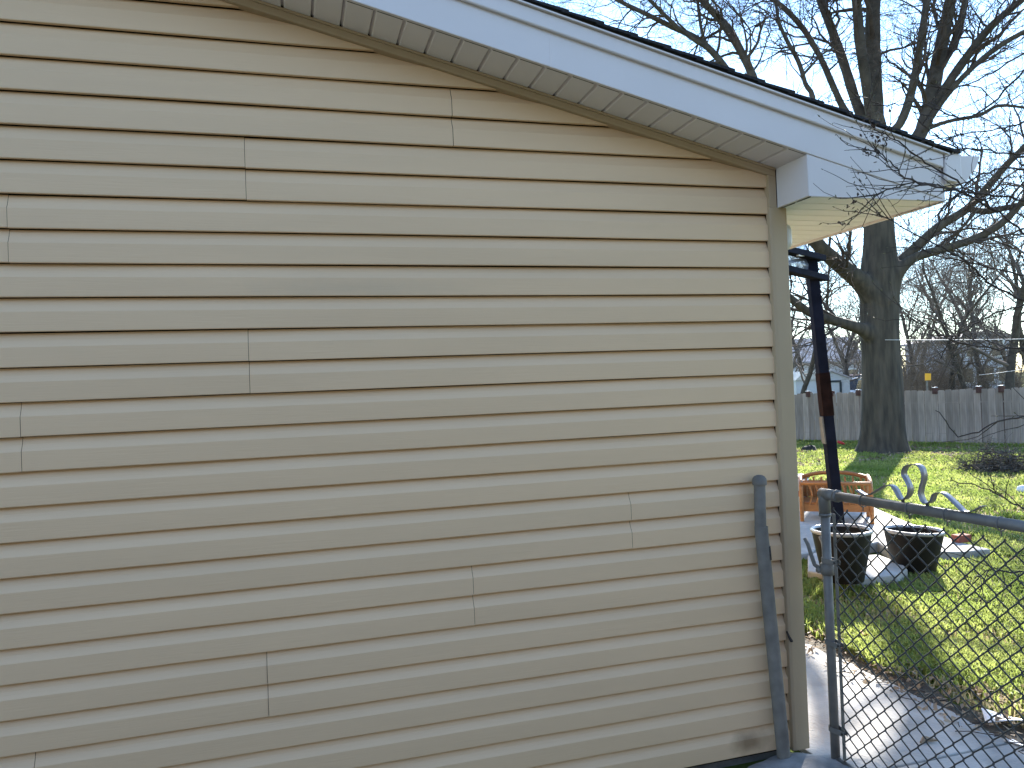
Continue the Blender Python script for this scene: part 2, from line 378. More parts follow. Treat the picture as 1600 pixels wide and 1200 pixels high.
mb = MB(); mb.box((2.0345, -.2512, 2.3535), (2.700, -.2492, 2.3605)); build('return_edge', mb, M['white'], house)
# eave soffit: planks across the eave
mb = MB(); vs_ = []
for x in (2.062, 2.70):
    for (yy, h) in sec: vs_.append((x, yy, h))
mb.add(vs_, [(i, i+1, 6+i+1, 6+i) for i in range(5)])
ep = build('eave_plank', mb, M['soffit2'], house); ep.data.transform(Matrix.Translation(Vector(hl)))
for i in range(71):
    o = ep if i == 0 else inst('eave_plank', ep.data, (0, 0, 0), house)
    o.location = tuple(np.array((0, -.235+W*i, 2.357))-hl)
mb = MB(); mb.box((2.06, -.24, 2.371), (2.70, 6.95, 2.376)); build('eave_backing', mb, M['sheath'], house)
mb = MB(); mb.box((2.7005, -.2475, 2.348), (2.7185, 6.97, 2.54)); o = build('eave_fascia', mb, M['white'], house); bevel(o, .002)
# gutter: K profile running along the eave, end cap towards the viewer
kp = [(2.7190, 2.548), (2.7190, 2.425), (2.792, 2.420), (2.826, 2.436), (2.850, 2.470), (2.884, 2.500), (2.905, 2.545), (2.905, 2.553), (2.898, 2.553)]
gut = bpy.data.objects.new('gutter', None)
mb = MB(); n = len(kp)
for y in (-.252, 6.95):
    for (x, z) in kp: mb.v.append((x, y, z))
for (x, z) in [(2.7225, 2.545), (2.7225, 2.437), (2.798, 2.429), (2.823, 2.444), (2.838, 2.473), (2.868, 2.503), (2.884, 2.545)]:
    pass
for i in range(n-1): mb.f.append((i, i+1, n+i+1, n+i))
g = build('gutter', mb, M['white'], house); sm_ = g.modifiers.new('solid', 'SOLIDIFY'); sm_.thickness = .003
mb = MB(); mb.prism(kp, 'y', -.256, -.2525); o = build('end_cap', mb, M['white'], g); bevel(o, .001)
mb = MB(); mb.prism([(2.7035, 2.450), (2.712, 2.436), (2.772, 2.428), (2.788, 2.446), (2.788, 2.552), (2.712, 2.562), (2.7035, 2.520)], 'y', -.272, -.2565)
o = build('fascia_end', mb, M['white'], house); bevel(o, .004)
# roof deck and shingle courses
mb = MB(); mb.prism([(RIDGE, zlow(RIDGE)+.196), (2.74, zlow(2.74)+.196), (2.74, zlow(2.74)+.206), (RIDGE, zlow(RIDGE)+.206)], 'y', -.272, 7.2)
build('roof_deck', mb, M['sheath'], house)
mb = MB(); zl = lambda x: zlow(2*RIDGE-x)
mb.prism([(RIDGE, zlow(RIDGE)+.10), (LEFT-.6, zl(LEFT-.6)+.10), (LEFT-.6, zl(LEFT-.6)+.22), (RIDGE, zlow(RIDGE)+.22)], 'y', -.28, 7.2)
build('far_roof_slope', mb, M['shingle'], house)
mb = MB(); dx = .135
mb.add([(0,0,.006),(-dx-.03,0,SL*(dx+.03)-.004),(-dx-.03,7.5,SL*(dx+.03)-.004),(0,7.5,.006),(0,0,-.006),(-dx-.03,0,SL*(dx+.03)-.012),(-dx-.03,7.5,SL*(dx+.03)-.012),(0,7.5,-.006)],
       [(0,1,2,3),(7,6,5,4),(0,3,7,4),(1,5,6,2),(0,4,5,1),(3,2,6,7)])
sc = build('shingle_course', mb, M['shingle'], house); sc.data.transform(Matrix.Translation(Vector(hl)))
for i in range(31):
    x = 2.775-dx*i
    o = sc if i == 0 else inst('shingle_course', sc.data, (0, 0, 0), house)
    o.location = tuple(np.array((x, -.285+random.uniform(-.003, .003), zlow(x)+.214))-hl)
# little rust mark / nail with a bit of wire on the corner joint
mb = MB(); mb.tube([(1.992,-.034,.545),(2.000,-.040,.52),(2.008,-.042,.505),(2.016,-.038,.500)], [.004,.006,.007,.003], 6)
build('corner_hook', mb, M['rust'], house)
# security light on the side wall right behind the corner
lx, ly, lz = 2.13, .035, 2.232
sl = thing('security_light', (2.064, ly, lz), 'small white rounded wall light under the eave just behind the house corner', 'wall light')
def pill(mb, x0, x1, cy, cz, hw, hh):
    n = 28; pl = []
    for i in range(n):
        a = 2*math.pi*i/n; yy = hw*math.cos(a); zz = hw*math.sin(a)+(hh-hw)*(1 if math.sin(a) >= 0 else -1); pl.append((cy+yy, cz+zz))
    mb.prism(pl, 'x', x0, x1)
mb = MB(); pill(mb, 2.064, 2.10, ly, lz+.01, .045, .075); o = build('base', mb, M['bucket'], sl); bevel(o, .006, 3)
mb = MB(); pill(mb, 2.1, 2.135, ly, lz+.015, .036, .058); o = build('lens', mb, M['lens'], sl); bevel(o, .012, 3)
mb = MB(); mb.lathe([(.0, -.095), (.018, -.09), (.024, -.075), (.022, -.058), (.012, -.05)], (2.092, ly, lz), 16); build('sensor', mb, M['bucket'], sl, smooth=True)

# ------------------------------------------------------------------ post standing against the wall
wp = thing('steel_post', (1.934, -.058, .04), 'grey galvanised steel post with domed cap leaning against the siding by the corner', 'post')
mb = MB(); a = np.array((1.934, -.060, .035)); b_ = np.array((1.874, -.058, .985)); c = np.array((1.8765, -.056, 1.195))
mb.tube([a, a+(b_-a)*.5, b_, b_+(c-b_)*.1], .0275, 20); o = build('tube', mb, M['galv_old'], wp, smooth=True)
o.modifiers.new('e', 'EDGE_SPLIT').split_angle = math.radians(50)
mb = MB(); mb.tube([b_+(c-b_)*(-.06)+np.array((-.004,0,0)), c], .0235, 20); build('upper_tube', mb, M['galv_old'], wp, smooth=True).modifiers.new('e', 'EDGE_SPLIT').split_angle = math.radians(50)
mb = MB(); mb.lathe([(.0285, 0), (.030, .004), (.030, .016), (.028, .026), (.021, .036), (.010, .041), (0, .042)], c-np.array((0,0,.014)), 20); build('cap', mb, M['galv_old'], wp, smooth=True)
mb = MB(); q = a+(b_-a)*.905
mb.tube([q+(b_-a)*(-.03)+np.array((.0105,-.0065,0)), q+(b_-a)*.03+np.array((.0105,-.0065,0))], [.0185, .0185], 14); build('rust_patch', mb, M['rust'], wp, smooth=True)

# ------------------------------------------------------------------ chain link gate
GA = np.array((2.120, -.150, 0)); GB = np.array((2.168, -1.25, 0)); gd = (GB-GA)/np.linalg.norm(GB-GA); GL = np.linalg.norm(GB-GA); up = np.array((0,0,1.))
gn = np.cross(gd, up)
gate = thing('chain_link_gate', GA, 'open galvanised chain link gate with curled metal scroll on its top rail', 'gate')
ZB, ZTOP, RR = .03, 1.135, .0185
def gp(s, z, n=0): return GA+gd*s+up*z+gn*n
mb = MB(); mb.tube([gp(0, ZB-.02), gp(0, ZTOP-.035)], RR, 16); build('stile', mb, M['galv'], gate, smooth=True)
mb = MB(); mb.tube([gp(GL, ZB-.02), gp(GL, ZTOP-.035)], RR, 16); build('stile', mb, M['galv'], gate, smooth=True)
mb = MB(); mb.tube([gp(.03, ZTOP), gp(GL, ZTOP)], RR, 16); build('top_rail', mb, M['galv'], gate, smooth=True)
mb = MB(); mb.tube([gp(.0, ZB), gp(GL, ZB)], RR*.9, 12); build('bottom_rail', mb, M['galv'], gate, smooth=True)
# cast corner elbow
mb = MB(); mb.tube([gp(0, ZTOP-.085), gp(0, ZTOP-.02), gp(.006, ZTOP-.002)], [.0235, .0235, .0225], 16)
mb.tube([gp(-.016, ZTOP), gp(.075, ZTOP)], .0235, 16); build('corner_elbow', mb, M['galv'], gate, smooth=True)
mb = MB(); mb.tube([gp(0, ZTOP-.092), gp(0, ZTOP-.080)], .0255, 16); build('elbow_rim', mb, M['galv'], gate, smooth=True)
mb = MB(); mb.tube([gp(.070, ZTOP), gp(.082, ZTOP)], .0255, 16); build('elbow_rim', mb, M['galv'], gate, smooth=True)
# tension bar and its bands
TB = .052
mb = MB(); mb.prism([tuple((GA+gd*(TB+u)+gn*v)[:2]) for u, v in ((-.007,-.0025),(.007,-.0025),(.007,.0025),(-.007,.0025))], 'z', .05, ZTOP-.075); build('tension_bar', mb, M['galv_old'], gate)
for z in (.16, .52, .86):
    mb = MB(); ring = []
    for i in range(13):
        an = math.radians(70+220*i/12); ring.append(gp(.0205*math.cos(an), z, .0205*math.sin(an)))
    ring = [gp(TB+.012, z, .008)]+ring+[gp(TB+.012, z, -.008)]
    o_ = len(mb.v)
    for p in ring: mb.v += [tuple(p-up*.010), tuple(p+up*.010)]
    for i in range(len(ring)-1): mb.f.append((2*i, 2*i+2, 2*i+3, 2*i+1))
    o = build('tension_band', mb, M['galv'], gate, fix=False); s_ = o.modifiers.new('s', 'SOLIDIFY'); s_.thickness = .0025
    mb = MB(); mb.tube([gp(TB+.006, z, -.016), gp(TB+.006, z, .016)], .005, 6); build('bolt', mb, M['galv_dark'], o)
# fork latch
mb = MB()
mb.tube([gp(0, .80)+gn*.0, gp(0, .845)], .027, 14); fl = build('latch_collar', mb, M['galv_old'], gate, smooth=True)
mb = MB()
for sgn in (-1, 1):
    P0 = gp(-.024, .822, .016*sgn); mb.tube([P0, gp(-.04, .835, .03*sgn), gp(-.052, .875, .036*sgn), gp(-.066, .915, .038*sgn), gp(-.082, .94, .040*sgn)], [.009, .009, .0085, .008, .008], 8)
mb.tube([gp(-.024, .815, -.03), gp(-.024, .815, .03)], .012, 8)
build('latch_fork', mb, M['galv_old'], fl, smooth=True)
# chain link fabric: interlocked zig-zag wires
PIT = .076; HT = .074                       # diamond width and height
s0 = TB; s1 = GL-.03; zb, zt = .045, ZTOP-.045
mb = MB(); rw = .0029; nW = int((s1-s0)/(PIT/2)); 
rows = int((zt-zb)/(HT/2))
for wI in range(nW):
    base = s0+wI*PIT/2; pts = []
    for r_ in range(rows+1):
        z = zb+r_*HT/2; phs = (r_+wI) % 2
        s = base+(PIT/2+.0018 if phs else -.0018)
        sg = 1 if phs else -1
        for dz, ds, dn in ((-.004, -.0035*sg, .0024), (0, 0, 0), (.004, -.0035*sg, -.0024)):
            pts.append(gp(s+ds, z+dz, dn))
    mb.tube(pts, rw, 5, caps=False)
build('chain_link_mesh', mb, M['galv_dark'], gate, smooth=True)
# wire ties round the rail
for s in (.215, .44, .60, .80, 1.0):
    mb = MB(); pts = []
    for i in range(21):
        an = 2*math.pi*i/20*1.0; pts.append(gp(s+.004*math.sin(an/2), ZTOP-.003+.0215*math.cos(an)*1.05, .0215*math.sin(an)))
    pts.append(gp(s+.006, zt+.004, .006)); mb.tube(pts, .0024, 6); build('wire_tie', mb, M['galv'], gate, smooth=True)
# scroll of bent strip on the rail: control points (along gate, above rail centre)
sc_px = [(1340,766),(1352,773),(1360,773),(1372,767),(1385,759),(1394,759),(1400,765),(1407,778),(1413,781),(1421,774),(1423,763),(1418,750),(1413,741),(1415,732),(1421,727),(1433,726),(1441,732),(1444,746),(1440,762),(1439,772),(1443,783),(1449,787),(1457,783),(1461,773),(1468,770),(1477,772),(1492,785),(1504,797),(1512,800),(1521,799),(1530,795),(1536,791)]
def px_on_gate(px, py):
    d = _r*(px-800)/FPX-_u*(py-600)/FPX+_f; t = np.dot(GA-CAM, gn)/np.dot(d, gn); p = CAM+d*t
    return np.dot(p-GA, gd), p[2]
cp = [px_on_gate(*q) for q in sc_px]
def catmull(P, k=5):
    P = [np.array(p, float) for p in P]; out = []
    for i in range(len(P)-1):
        p0, p1, p2, p3 = P[max(i-1, 0)], P[i], P[i+1], P[min(i+2, len(P)-1)]
        for j in range(k):
            t = j/k; out.append(.5*((2*p1)+(-p0+p2)*t+(2*p0-5*p1+4*p2-p3)*t*t+(-p0+3*p1-3*p2+p3)*t**3))
    out.append(P[-1]); return out
cp = catmull(cp); mb = MB()
for (s, z) in cp: mb.v += [tuple(gp(s, z, -.0145)), tuple(gp(s, z, .0145))]
mb.f = [(2*i, 2*i+2, 2*i+3, 2*i+1) for i in range(len(cp)-1)]
o = build('scroll_ornament', mb, M['strip'], gate, smooth=True, fix=False); s_ = o.modifiers.new('s', 'SOLIDIFY'); s_.thickness = .002
for q in (10, 0): pass
for px, py in ((1411, 783), (1449, 789), (1511, 802)):
    s, z = px_on_gate(px, py); mb = MB(); mb.tube([gp(s, z-.012), gp(s, z+.006)], .006, 8); build('rivet', mb, M['galv_dark'], gate)

# ------------------------------------------------------------------ tree generator
def grow(mb, p, d, L, r, lev, maxlev, up_bias=.12, sides=(6, 5, 4, 3, 3), nchild=(7, 6, 5, 4), wob=.22, minr=.003, spread=(.5, 1.0), segs=(7, 6, 5, 4, 3), shrink=(.45, .7)):
    n = segs[min(lev, len(segs)-1)]; pts = [np.array(p)]; rad = [r]; d = np.array(d, float); d /= np.linalg.norm(d); dirs = [d]
    for i in range(n):
        d = d+rng.normal(0, wob, 3)*(.6 if lev == 0 else 1); d[2] += up_bias; d /= np.linalg.norm(d)
        pts.append(pts[-1]+d*L/n); rad.append(max(minr*.6, r*(1-.75*(i+1)/n))); dirs.append(d)
    mb.tube(pts, rad, sides[min(lev, len(sides)-1)], caps=False)
    if lev >= maxlev: return
    k = nchild[min(lev, len(nchild)-1)]
    for c in range(k):
        t = rng.uniform(.25, 1.0) if c else 1.0
        x = t*n; i = min(int(x), n-1); f = x-i
        q = pts[i]*(1-f)+pts[i+1]*f; rr = (rad[i]*(1-f)+rad[i+1]*f)*rng.uniform(.55, .8)
        a = rng.normal(0, 1, 3); a -= np.dot(a, dirs[i])*dirs[i]; a /= np.linalg.norm(a)+1e-9
        an = rng.uniform(*spread); nd = dirs[i]*math.cos(an)+a*math.sin(an)
        grow(mb, q, nd, L*rng.uniform(*shrink), max(minr, rr), lev+1, maxlev, up_bias, sides, nchild, wob, minr, spread, segs, shrink)
def smooth_poly(pts, k=4): return catmull(pts, k)

# ------------------------------------------------------------------ the big yard tree
TD = 16.0
oak = thing('yard_tree', atz(1378, 708), 'big bare old tree with thick straight trunk and low side limbs, on the lawn', 'tree')
def trunk_mesh():
    mb = MB(); n = 40
    spec = [(1379,716,.60),(1379,706,.53),(1379,694,.465),(1379,672,.425),(1379,640,.405),(1378,600,.395),(1376,550,.375),(1374,515,.375),(1374,480,.38),(1374,445,.385),(1374,415,.36),(1374,385,.315),(1373,350,.29),(1371,300,.28),(1368,245,.27),(1365,205,.26),(1364,180,.2)]
    P = [at(x, y, TD) for x, y, r in spec]; R = [r for *_, r in spec]
    P[0][2] = -.08
    pr = catmull([(*p, r) for p, r in zip(P, R)], 4)
    for i, q in enumerate(pr):
        h = max(0, q[2])
        for k in range(n):
            a = 2*math.pi*k/n; fl = math.exp(-h*2.2)
            rr = q[3]*(1+.16*fl*math.sin(5*a+.6)+.05*fl*math.sin(9*a)+.025*math.sin(7*a+.35*h)+.018*math.sin(13*a+h*.9)+random.uniform(-.008, .008))
            mb.v.append((q[0]+rr*math.cos(a), q[1]+rr*math.sin(a), q[2]))
    m = len(pr)
    for i in range(m-1):
        for k in range(n): mb.f.append((i*n+k, i*n+(k+1) % n, (i+1)*n+(k+1) % n, (i+1)*n+k))
    return mb
crown = MB(); tm_ = trunk_mesh(); n_ = 40; tm_.f.append(tuple(range(n_))[::-1]); tm_.f.append(tuple(range(len(tm_.v)-n_, len(tm_.v))))
# limb: list of (px,py,depth offset, width px)
LIMBS = [
 [(1378,470,-.05,58),(1362,455,-.1,44),(1346,441,-.2,31),(1320,420,-.4,25),(1296,400,-.6,23),(1275,378,-.8,20),(1245,335,-1.0,17),(1215,270,-1.1,14),(1190,200,-1.2,10)],
 [(1376,530,-.05,46),(1360,521,-.15,30),(1343,513,-.25,19),(1310,503,-.4,16),(1265,488,-.6,14),(1238,468,-.8,12),(1220,450,-.9,10),(1180,405,-1.2,8),(1150,330,-1.3,6)],
 [(1376,468,.05,52),(1388,442,.1,38),(1400,420,.1,26),(1416,401,.1,18),(1440,378,0,16),(1470,352,-.1,15),(1510,327,-.2,13),(1545,290,-.3,12),(1575,255,-.4,11),(1605,225,-.5,10),(1640,180,-.6,8)],
 [(1512,327,-.2,9),(1540,330,-.3,10),(1570,325,-.5,9),(1610,315,-.6,8),(1680,290,-.8,6)],
 [(1376,475,-.05,50),(1388,450,-.12,36),(1402,427,-.2,22),(1425,405,-.3,15),(1455,394,-.4,14),(1490,384,-.5,13),(1525,372,-.5,13),(1555,356,-.6,12),(1580,335,-.7,11),(1610,300,-.8,9),(1650,260,-.9,7)],
 [(1368,230,0,26),(1366,160,0,26),(1364,90,.1,23),(1364,20,.2,21),(1370,-80,.3,18),(1365,-200,.5,12)],
 [(1364,200,-.1,16),(1352,120,-.3,15),(1343,60,-.4,15),(1338,0,-.5,13),(1325,-90,-.8,9),(1330,-180,-.8,6)],
 [(1358,205,.2,18),(1338,160,.3,16),(1322,110,.5,15),(1305,60,.7,14),(1284,5,.9,13),(1262,-60,1.2,10),(1240,-150,1.4,6)],
 [(1350,200,.1,12),(1322,175,.2,11),(1302,135,.2,10),(1282,90,.3,9),(1255,45,.3,9),(1222,10,.4,8),(1180,-20,.5,6),(1130,-60,.6,4)],
 [(1372,220,-.2,14),(1405,195,-.4,13),(1425,140,-.5,12),(1436,80,-.6,11),(1447,10,-.7,10),(1458,-80,-.8,7)],
 [(1378,300,.1,22),(1410,250,.1,22),(1440,205,.2,22),(1455,150,.3,22),(1466,95,.4,21),(1478,35,.5,19),(1490,-30,.6,16),(1500,-130,.8,10)],
 [(1448,185,.2,14),(1475,140,.1,13),(1510,90,0,13),(1545,45,-.2,12),(1590,5,-.3,10),(1650,-40,-.5,7)],
 [(1438,210,.1,9),(1468,165,0,8),(1500,125,-.2,8),(1550,80,-.4,8),(1610,45,-.5,7),(1680,20,-.7,5)],
 [(1456,130,.2,9),(1480,90,.4,9),(1498,40,.6,9),(1512,-20,.8,8),(1525,-90,1,6)],
 [(1440,205,.1,7),(1480,190,.1,6),(1530,180,.2,6),(1560,165,.2,5),(1600,168,.2,4)],
]
for li, L_ in enumerate(LIMBS):
    cpts = catmull([(*at(x, y, TD+dd), wpx*.5*TD/FPX) for x, y, dd, wpx in L_], 4)
    if li in (0, 1, 2, 4):                       # low limbs grow out of the trunk as one continuous surface
        tm_.tube([q[:3] for q in cpts], [q[3] for q in cpts], 14)
    else:
        mb = MB(); mb.tube([q[:3] for q in cpts], [q[3]*(1+random.uniform(-.05, .05)) for q in cpts], 10)
        build('limb', mb, M['limb'], oak, smooth=True)
    m = len(cpts)
    nb = 15 if li not in (3, 14) else 7
    for j in range(nb):
        t = rng.uniform(.35, 1); i = min(int(t*(m-1)), m-2); q = cpts[i][:3]; dv = cpts[i+1][:3]-q; dv /= np.linalg.norm(dv)
        a = rng.normal(0, 1, 3); a -= np.dot(a, dv)*dv; a /= np.linalg.norm(a); an = rng.uniform(.5, 1.1); nd = dv*math.cos(an)+a*math.sin(an)
        grow(crown, q, nd, rng.uniform(.9, 2.2), max(.012, cpts[i][3]*rng.uniform(.2, .45)), 1, 3, .06, minr=.0034, nchild=(5, 6, 5), wob=.25)
build('crown', crown, M['twig'], oak, smooth=True, fix=False)
tk = build('trunk', tm_, M['bark'], oak)
md = tk.modifiers.new('remesh', 'REMESH'); md.mode = 'VOXEL'; md.voxel_size = .032; md.use_smooth_shade = True
md = tk.modifiers.new('smooth', 'SMOOTH'); md.factor = .5; md.iterations = 7

# ------------------------------------------------------------------ tree behind the roof (its stems rise over the roof edge)
rt = thing('roof_side_tree', (8.2, 12.2, 0), 'bare tree rising behind the roof edge, left of the big yard tree', 'tree')
rD = 15.5; crown = MB()
mb = MB(); bb = np.array((8.2, 12.2, -.05)); j0 = at(1205, 330, rD)
tp = catmull([(*bb, .36), (*(bb*.6+j0*.4), .27), (*j0, .22), (*at(1195, 200, rD), .15)], 5); mb.tube([q[:3] for q in tp], [q[3] for q in tp], 12)
build('trunk', mb, M['limb'], rt, smooth=True)
for L_ in ([(1203,320,0,20),(1190,180,0,15),(1178,125,.1,13),(1160,85,.2,12),(1139,48,.3,14),(1120,25,.4,11),(1092,-5,.5,9),(1060,-50,.6,6)],
           [(1200,300,0,14),(1165,160,0,11),(1140,115,0,10),(1112,80,0,10),(1085,58,0,9),(1050,42,0,8),(1010,22,0,7),(965,0,.1,6),(900,-40,.2,4)],
           [(1138,50,.3,7),(1108,10,.3,6),(1080,-40,.4,5)],
           [(1112,80,0,6),(1070,52,-.2,6),(1040,25,-.3,6),(1005,-10,-.4,5),(960,-50,-.5,4)],
           [(1120,90,0,5),(1100,60,.4,5),(1092,20,.6,5),(1088,-30,.8,4)],
           [(1215,320,.1,12),(1268,170,.2,9),(1258,130,.2,7),(1247,95,.3,7),(1228,60,.3,6),(1215,25,.3,5),(1210,-40,.4,4)],
           [(1252,120,.2,5),(1270,100,.1,4),(1285,85,0,3),(1310,70,-.1,3)]):
    cpts = catmull([(*at(x, y, rD+dd), wpx*.5*rD/FPX) for x, y, dd, wpx in L_], 4)
    mb = MB(); mb.tube([q[:3] for q in cpts], [q[3] for q in cpts], 8); build('limb', mb, M['limb'], rt, smooth=True)
    m = len(cpts)
    for j in range(16):
        t = rng.uniform(.3, 1); i = min(int(t*(m-1)), m-2); q = cpts[i][:3]; dv = cpts[i+1][:3]-q; dv /= np.linalg.norm(dv)
        a = rng.normal(0, 1, 3); a -= np.dot(a, dv)*dv; a /= np.linalg.norm(a); an = rng.uniform(.5, 1.15); nd = dv*math.cos(an)+a*math.sin(an)
        grow(crown, q, nd, rng.uniform(.8, 1.9), max(.010, cpts[i][3]*rng.uniform(.25, .5)), 1, 3, .03, minr=.0032, nchild=(5, 6, 5), wob=.27)
build('crown', crown, M['twig'], rt, smooth=True, fix=False)

# ------------------------------------------------------------------ bare trees beyond the fence
def tree_proto(seed, H):
    global rng
    rng = np.random.default_rng(seed); tm = MB(); cm = MB()
    r0 = H*.011+.03; pts = [np.array((0, 0, -.1))]; d = np.array((rng.normal(0, .1), rng.normal(0, .1), 1.)); n = 12
    for i in range(n):
        d = d+rng.normal(0, .10, 3)*np.array((1, 1, .2)); d[2] = max(d[2], .7); d /= np.linalg.norm(d); pts.append(pts[-1]+d*H*.75/n)
    rad = [r0*(1.35 if i == 0 else 1-.75*i/n) for i in range(n+1)]
    tm.tube(pts, rad, 8)
    for j in range(20):
        t = rng.uniform(.22, 1); i = min(int(t*n), n-1); q = pts[i]+(pts[i+1]-pts[i])*(t*n-i)
        an = rng.uniform(0, 2*math.pi); e = rng.uniform(.35, 1.2); nd = np.array((math.cos(an)*math.cos(e), math.sin(an)*math.cos(e), math.sin(e)))
        grow(cm, q, nd, H*rng.uniform(.16, .34), rad[i]*rng.uniform(.3, .6), 1, 4 if H > 7 else 3, .07, sides=(5, 4, 4, 3, 3), minr=.006, nchild=(5, 5, 4, 3), wob=.24)
    def me(nm, b, mt):
        m = bpy.data.meshes.new(nm); m.from_pydata(b.v, [], b.f); m.materials.append(mt); m.polygons.foreach_set('use_smooth', [True]*len(m.polygons)); return m
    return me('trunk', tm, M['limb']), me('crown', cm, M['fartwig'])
PRO = [tree_proto(100+i, h) for i, h in enumerate((9, 11, 8, 10, 6.5))]
#            px   D  proto scale rot  label
SPOTS = [(1228,30,0,.9,'slim bare tree beyond the fence, leftmost, beside the house corner'),
 (1245,27,3,.8,'bare tree with twin stems behind the pale shed, left of dark post'),
 (1262,34,1,.9,'leaning bare tree between the house corner and the dark leaning post'),
 (1311,36,2,1.0,'thin bare tree just right of the dark leaning post, beyond the fence'),
 (1327,31,4,1.0,'small bare tree above the shed gable, left of the big trunk'),
 (1338,40,0,1.0,'far bare tree against the big trunk on its left side'),
 (1437,29,1,.75,'dark bare tree beyond the fence with crooked trunk behind the yellow sign'),
 (1470,33,2,.9,'bare tree beyond the fence right of the yellow sign'),
 (1483,26,4,1.1,'short forked tree right behind the middle red brown fence post'),
 (1500,40,3,1.0,'far bare tree in front of the blue grey house, left end'),
 (1522,25,0,.8,'bare tree behind the fence with two dark stems near the right fence post'),
 (1537,38,1,1.0,'bare tree before the blue grey house, right of the twin stems'),
 (1562,28,3,.9,'straight bare tree in front of the blue grey house'),
 (1583,24,1,1.0,'tallest straight dark trunk beyond the fence near the right picture edge'),
 (1597,31,2,1.0,'bare tree at the right picture edge beyond the fence'),
 (1625,27,0,1.0,'bare tree beyond the fence only its branches reaching in from the right'),
 (1455,46,3,1.1,'distant bare tree right of the grey pole'),
 (1418,44,2,1.1,'distant bare tree directly behind the grey pole')]
for i, (px, D, k, s, lab) in enumerate(SPOTS):
    p = at(px, 700, D); root = thing('bare_tree', (p[0], p[1], -.02), lab, 'tree', 'bare trees beyond the fence')
    root.scale = (s, s, s); root.rotation_euler = (0, 0, i*1.37)
    for nm, me in zip(('trunk', 'crown'), PRO[k]): inst(nm, me, (0, 0, 0), root)
rng = np.random.default_rng(11)
# far woods: mass of thin stems and twigs nobody could count
mb = MB()
for i in range(190):
    px = rng.uniform(1000, 1950); D = rng.uniform(48, 85); p = at(px, 700, D); p[2] = -.1
    H = rng.uniform(3, 7); grow(mb, p, (rng.normal(0, .12), rng.normal(0, .12), 1), H, rng.uniform(.05, .13), 1, 3, .1, sides=(4, 4, 3, 3), minr=.014, nchild=(7, 7, 4), wob=.16, shrink=(.3, .55))
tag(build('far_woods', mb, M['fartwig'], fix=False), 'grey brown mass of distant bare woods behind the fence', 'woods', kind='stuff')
# undergrowth right behind the fence
mb = MB()
for i in range(230):
    px = rng.uniform(1395, 1500) if i % 2 else rng.uniform(1395, 1660); D = rng.uniform(25, 36); p = at(px, 700, D); p[2] = -.05
    grow(mb, p, (rng.normal(0, .5), rng.normal(0, .5), 1), rng.uniform(1.2, 2.3), .014, 1, 3, .05, sides=(3, 3, 3, 3), minr=.005, nchild=(6, 7, 5), wob=.3)
tag(build('undergrowth', mb, M['bramble'], fix=False), 'tangled leafless undergrowth just behind the wooden fence', 'undergrowth', kind='stuff')

# ------------------------------------------------------------------ wooden fence
FA = atz(1215, 690)[:2]; FB = atz(1500, 695)[:2]; fdv = FB-FA; fdv /= np.linalg.norm(fdv); fnv = np.array((-fdv[1], fdv[0]))
if np.dot(fnv, CAM[:2]-FA) < 0: fnv = -fnv
fence = thing('board_fence', (*FA, 0), 'weathered grey wooden board fence across the back of the lawn', 'fence')
BW = .142; FH = 1.24; vari = []
for i in range(5):
    mb = MB(); t = random.uniform(.0, .012); h = FH+random.uniform(-.02, .015)
    x0, x1 = .003, BW-.003
    mb.prism([(x0, .03), (x1, .03), (x1, h-.025-t), (x1-.02, h), (x0+.02, h), (x0, h-.02)], 'y', 0, .018)
    me = bpy.data.meshes.new('board'); me.from_pydata(mb.v, [], mb.f); me.materials.append(M['fencewood']); vari.append(me)
ang = math.atan2(fdv[1], fdv[0]); NB = 88
for i in range(-44, NB):
    q = fdv*(i*BW)
    o = inst('board', vari[random.randrange(5)], (q[0]+fnv[0]*random.uniform(0, .008), q[1]+fnv[1]*random.uniform(0, .008), random.uniform(-.012, .012)), fence, (0, random.uniform(-.006, .006), ang))
for z in (.25, .95):
    mb = MB(); a = FA+fdv*(-44*BW)-fnv*.03; b_ = FA+fdv*(NB*BW)-fnv*.03
    mb.tube([(*a, z), (*b_, z)], .035, 4); build('rail', mb, M['fencewood'], fence)
def fence_s(px):
    best = min(((abs(800+FPX*np.dot(np.array((*(FA+fdv*s), .6))-CAM, _r)/np.dot(np.array((*(FA+fdv*s), .6))-CAM, _f)-px), s) for s in np.linspace(-1, 10, 1200))); return best[1]
for px in (1265, 1301, 1343, 1409, 1463, 1532, 1567):
    s = fence_s(px); q = FA+fdv*s-fnv*.05
    mb = MB(); mb.box((q[0]-.042, q[1]-.042, -.05), (q[0]+.042, q[1]+.042, FH+.035))
    o = build('post', mb, M['postwood'], fence)
    q2 = FA+fdv*s+fnv*.032; mb = MB(); mb.box((q2[0]-.045, q2[1]-.03, FH-.09), (q2[0]+.045, q2[1]+.03, FH+.05)); o2 = build('post_cap', mb, M['postwood'], o)
    mb = MB(); mb.box((q2[0]-.05, q2[1]-.035, FH+.0505), (q2[0]+.05, q2[1]+.035, FH+.062)); build('cap_top', mb, M['paper'], o)

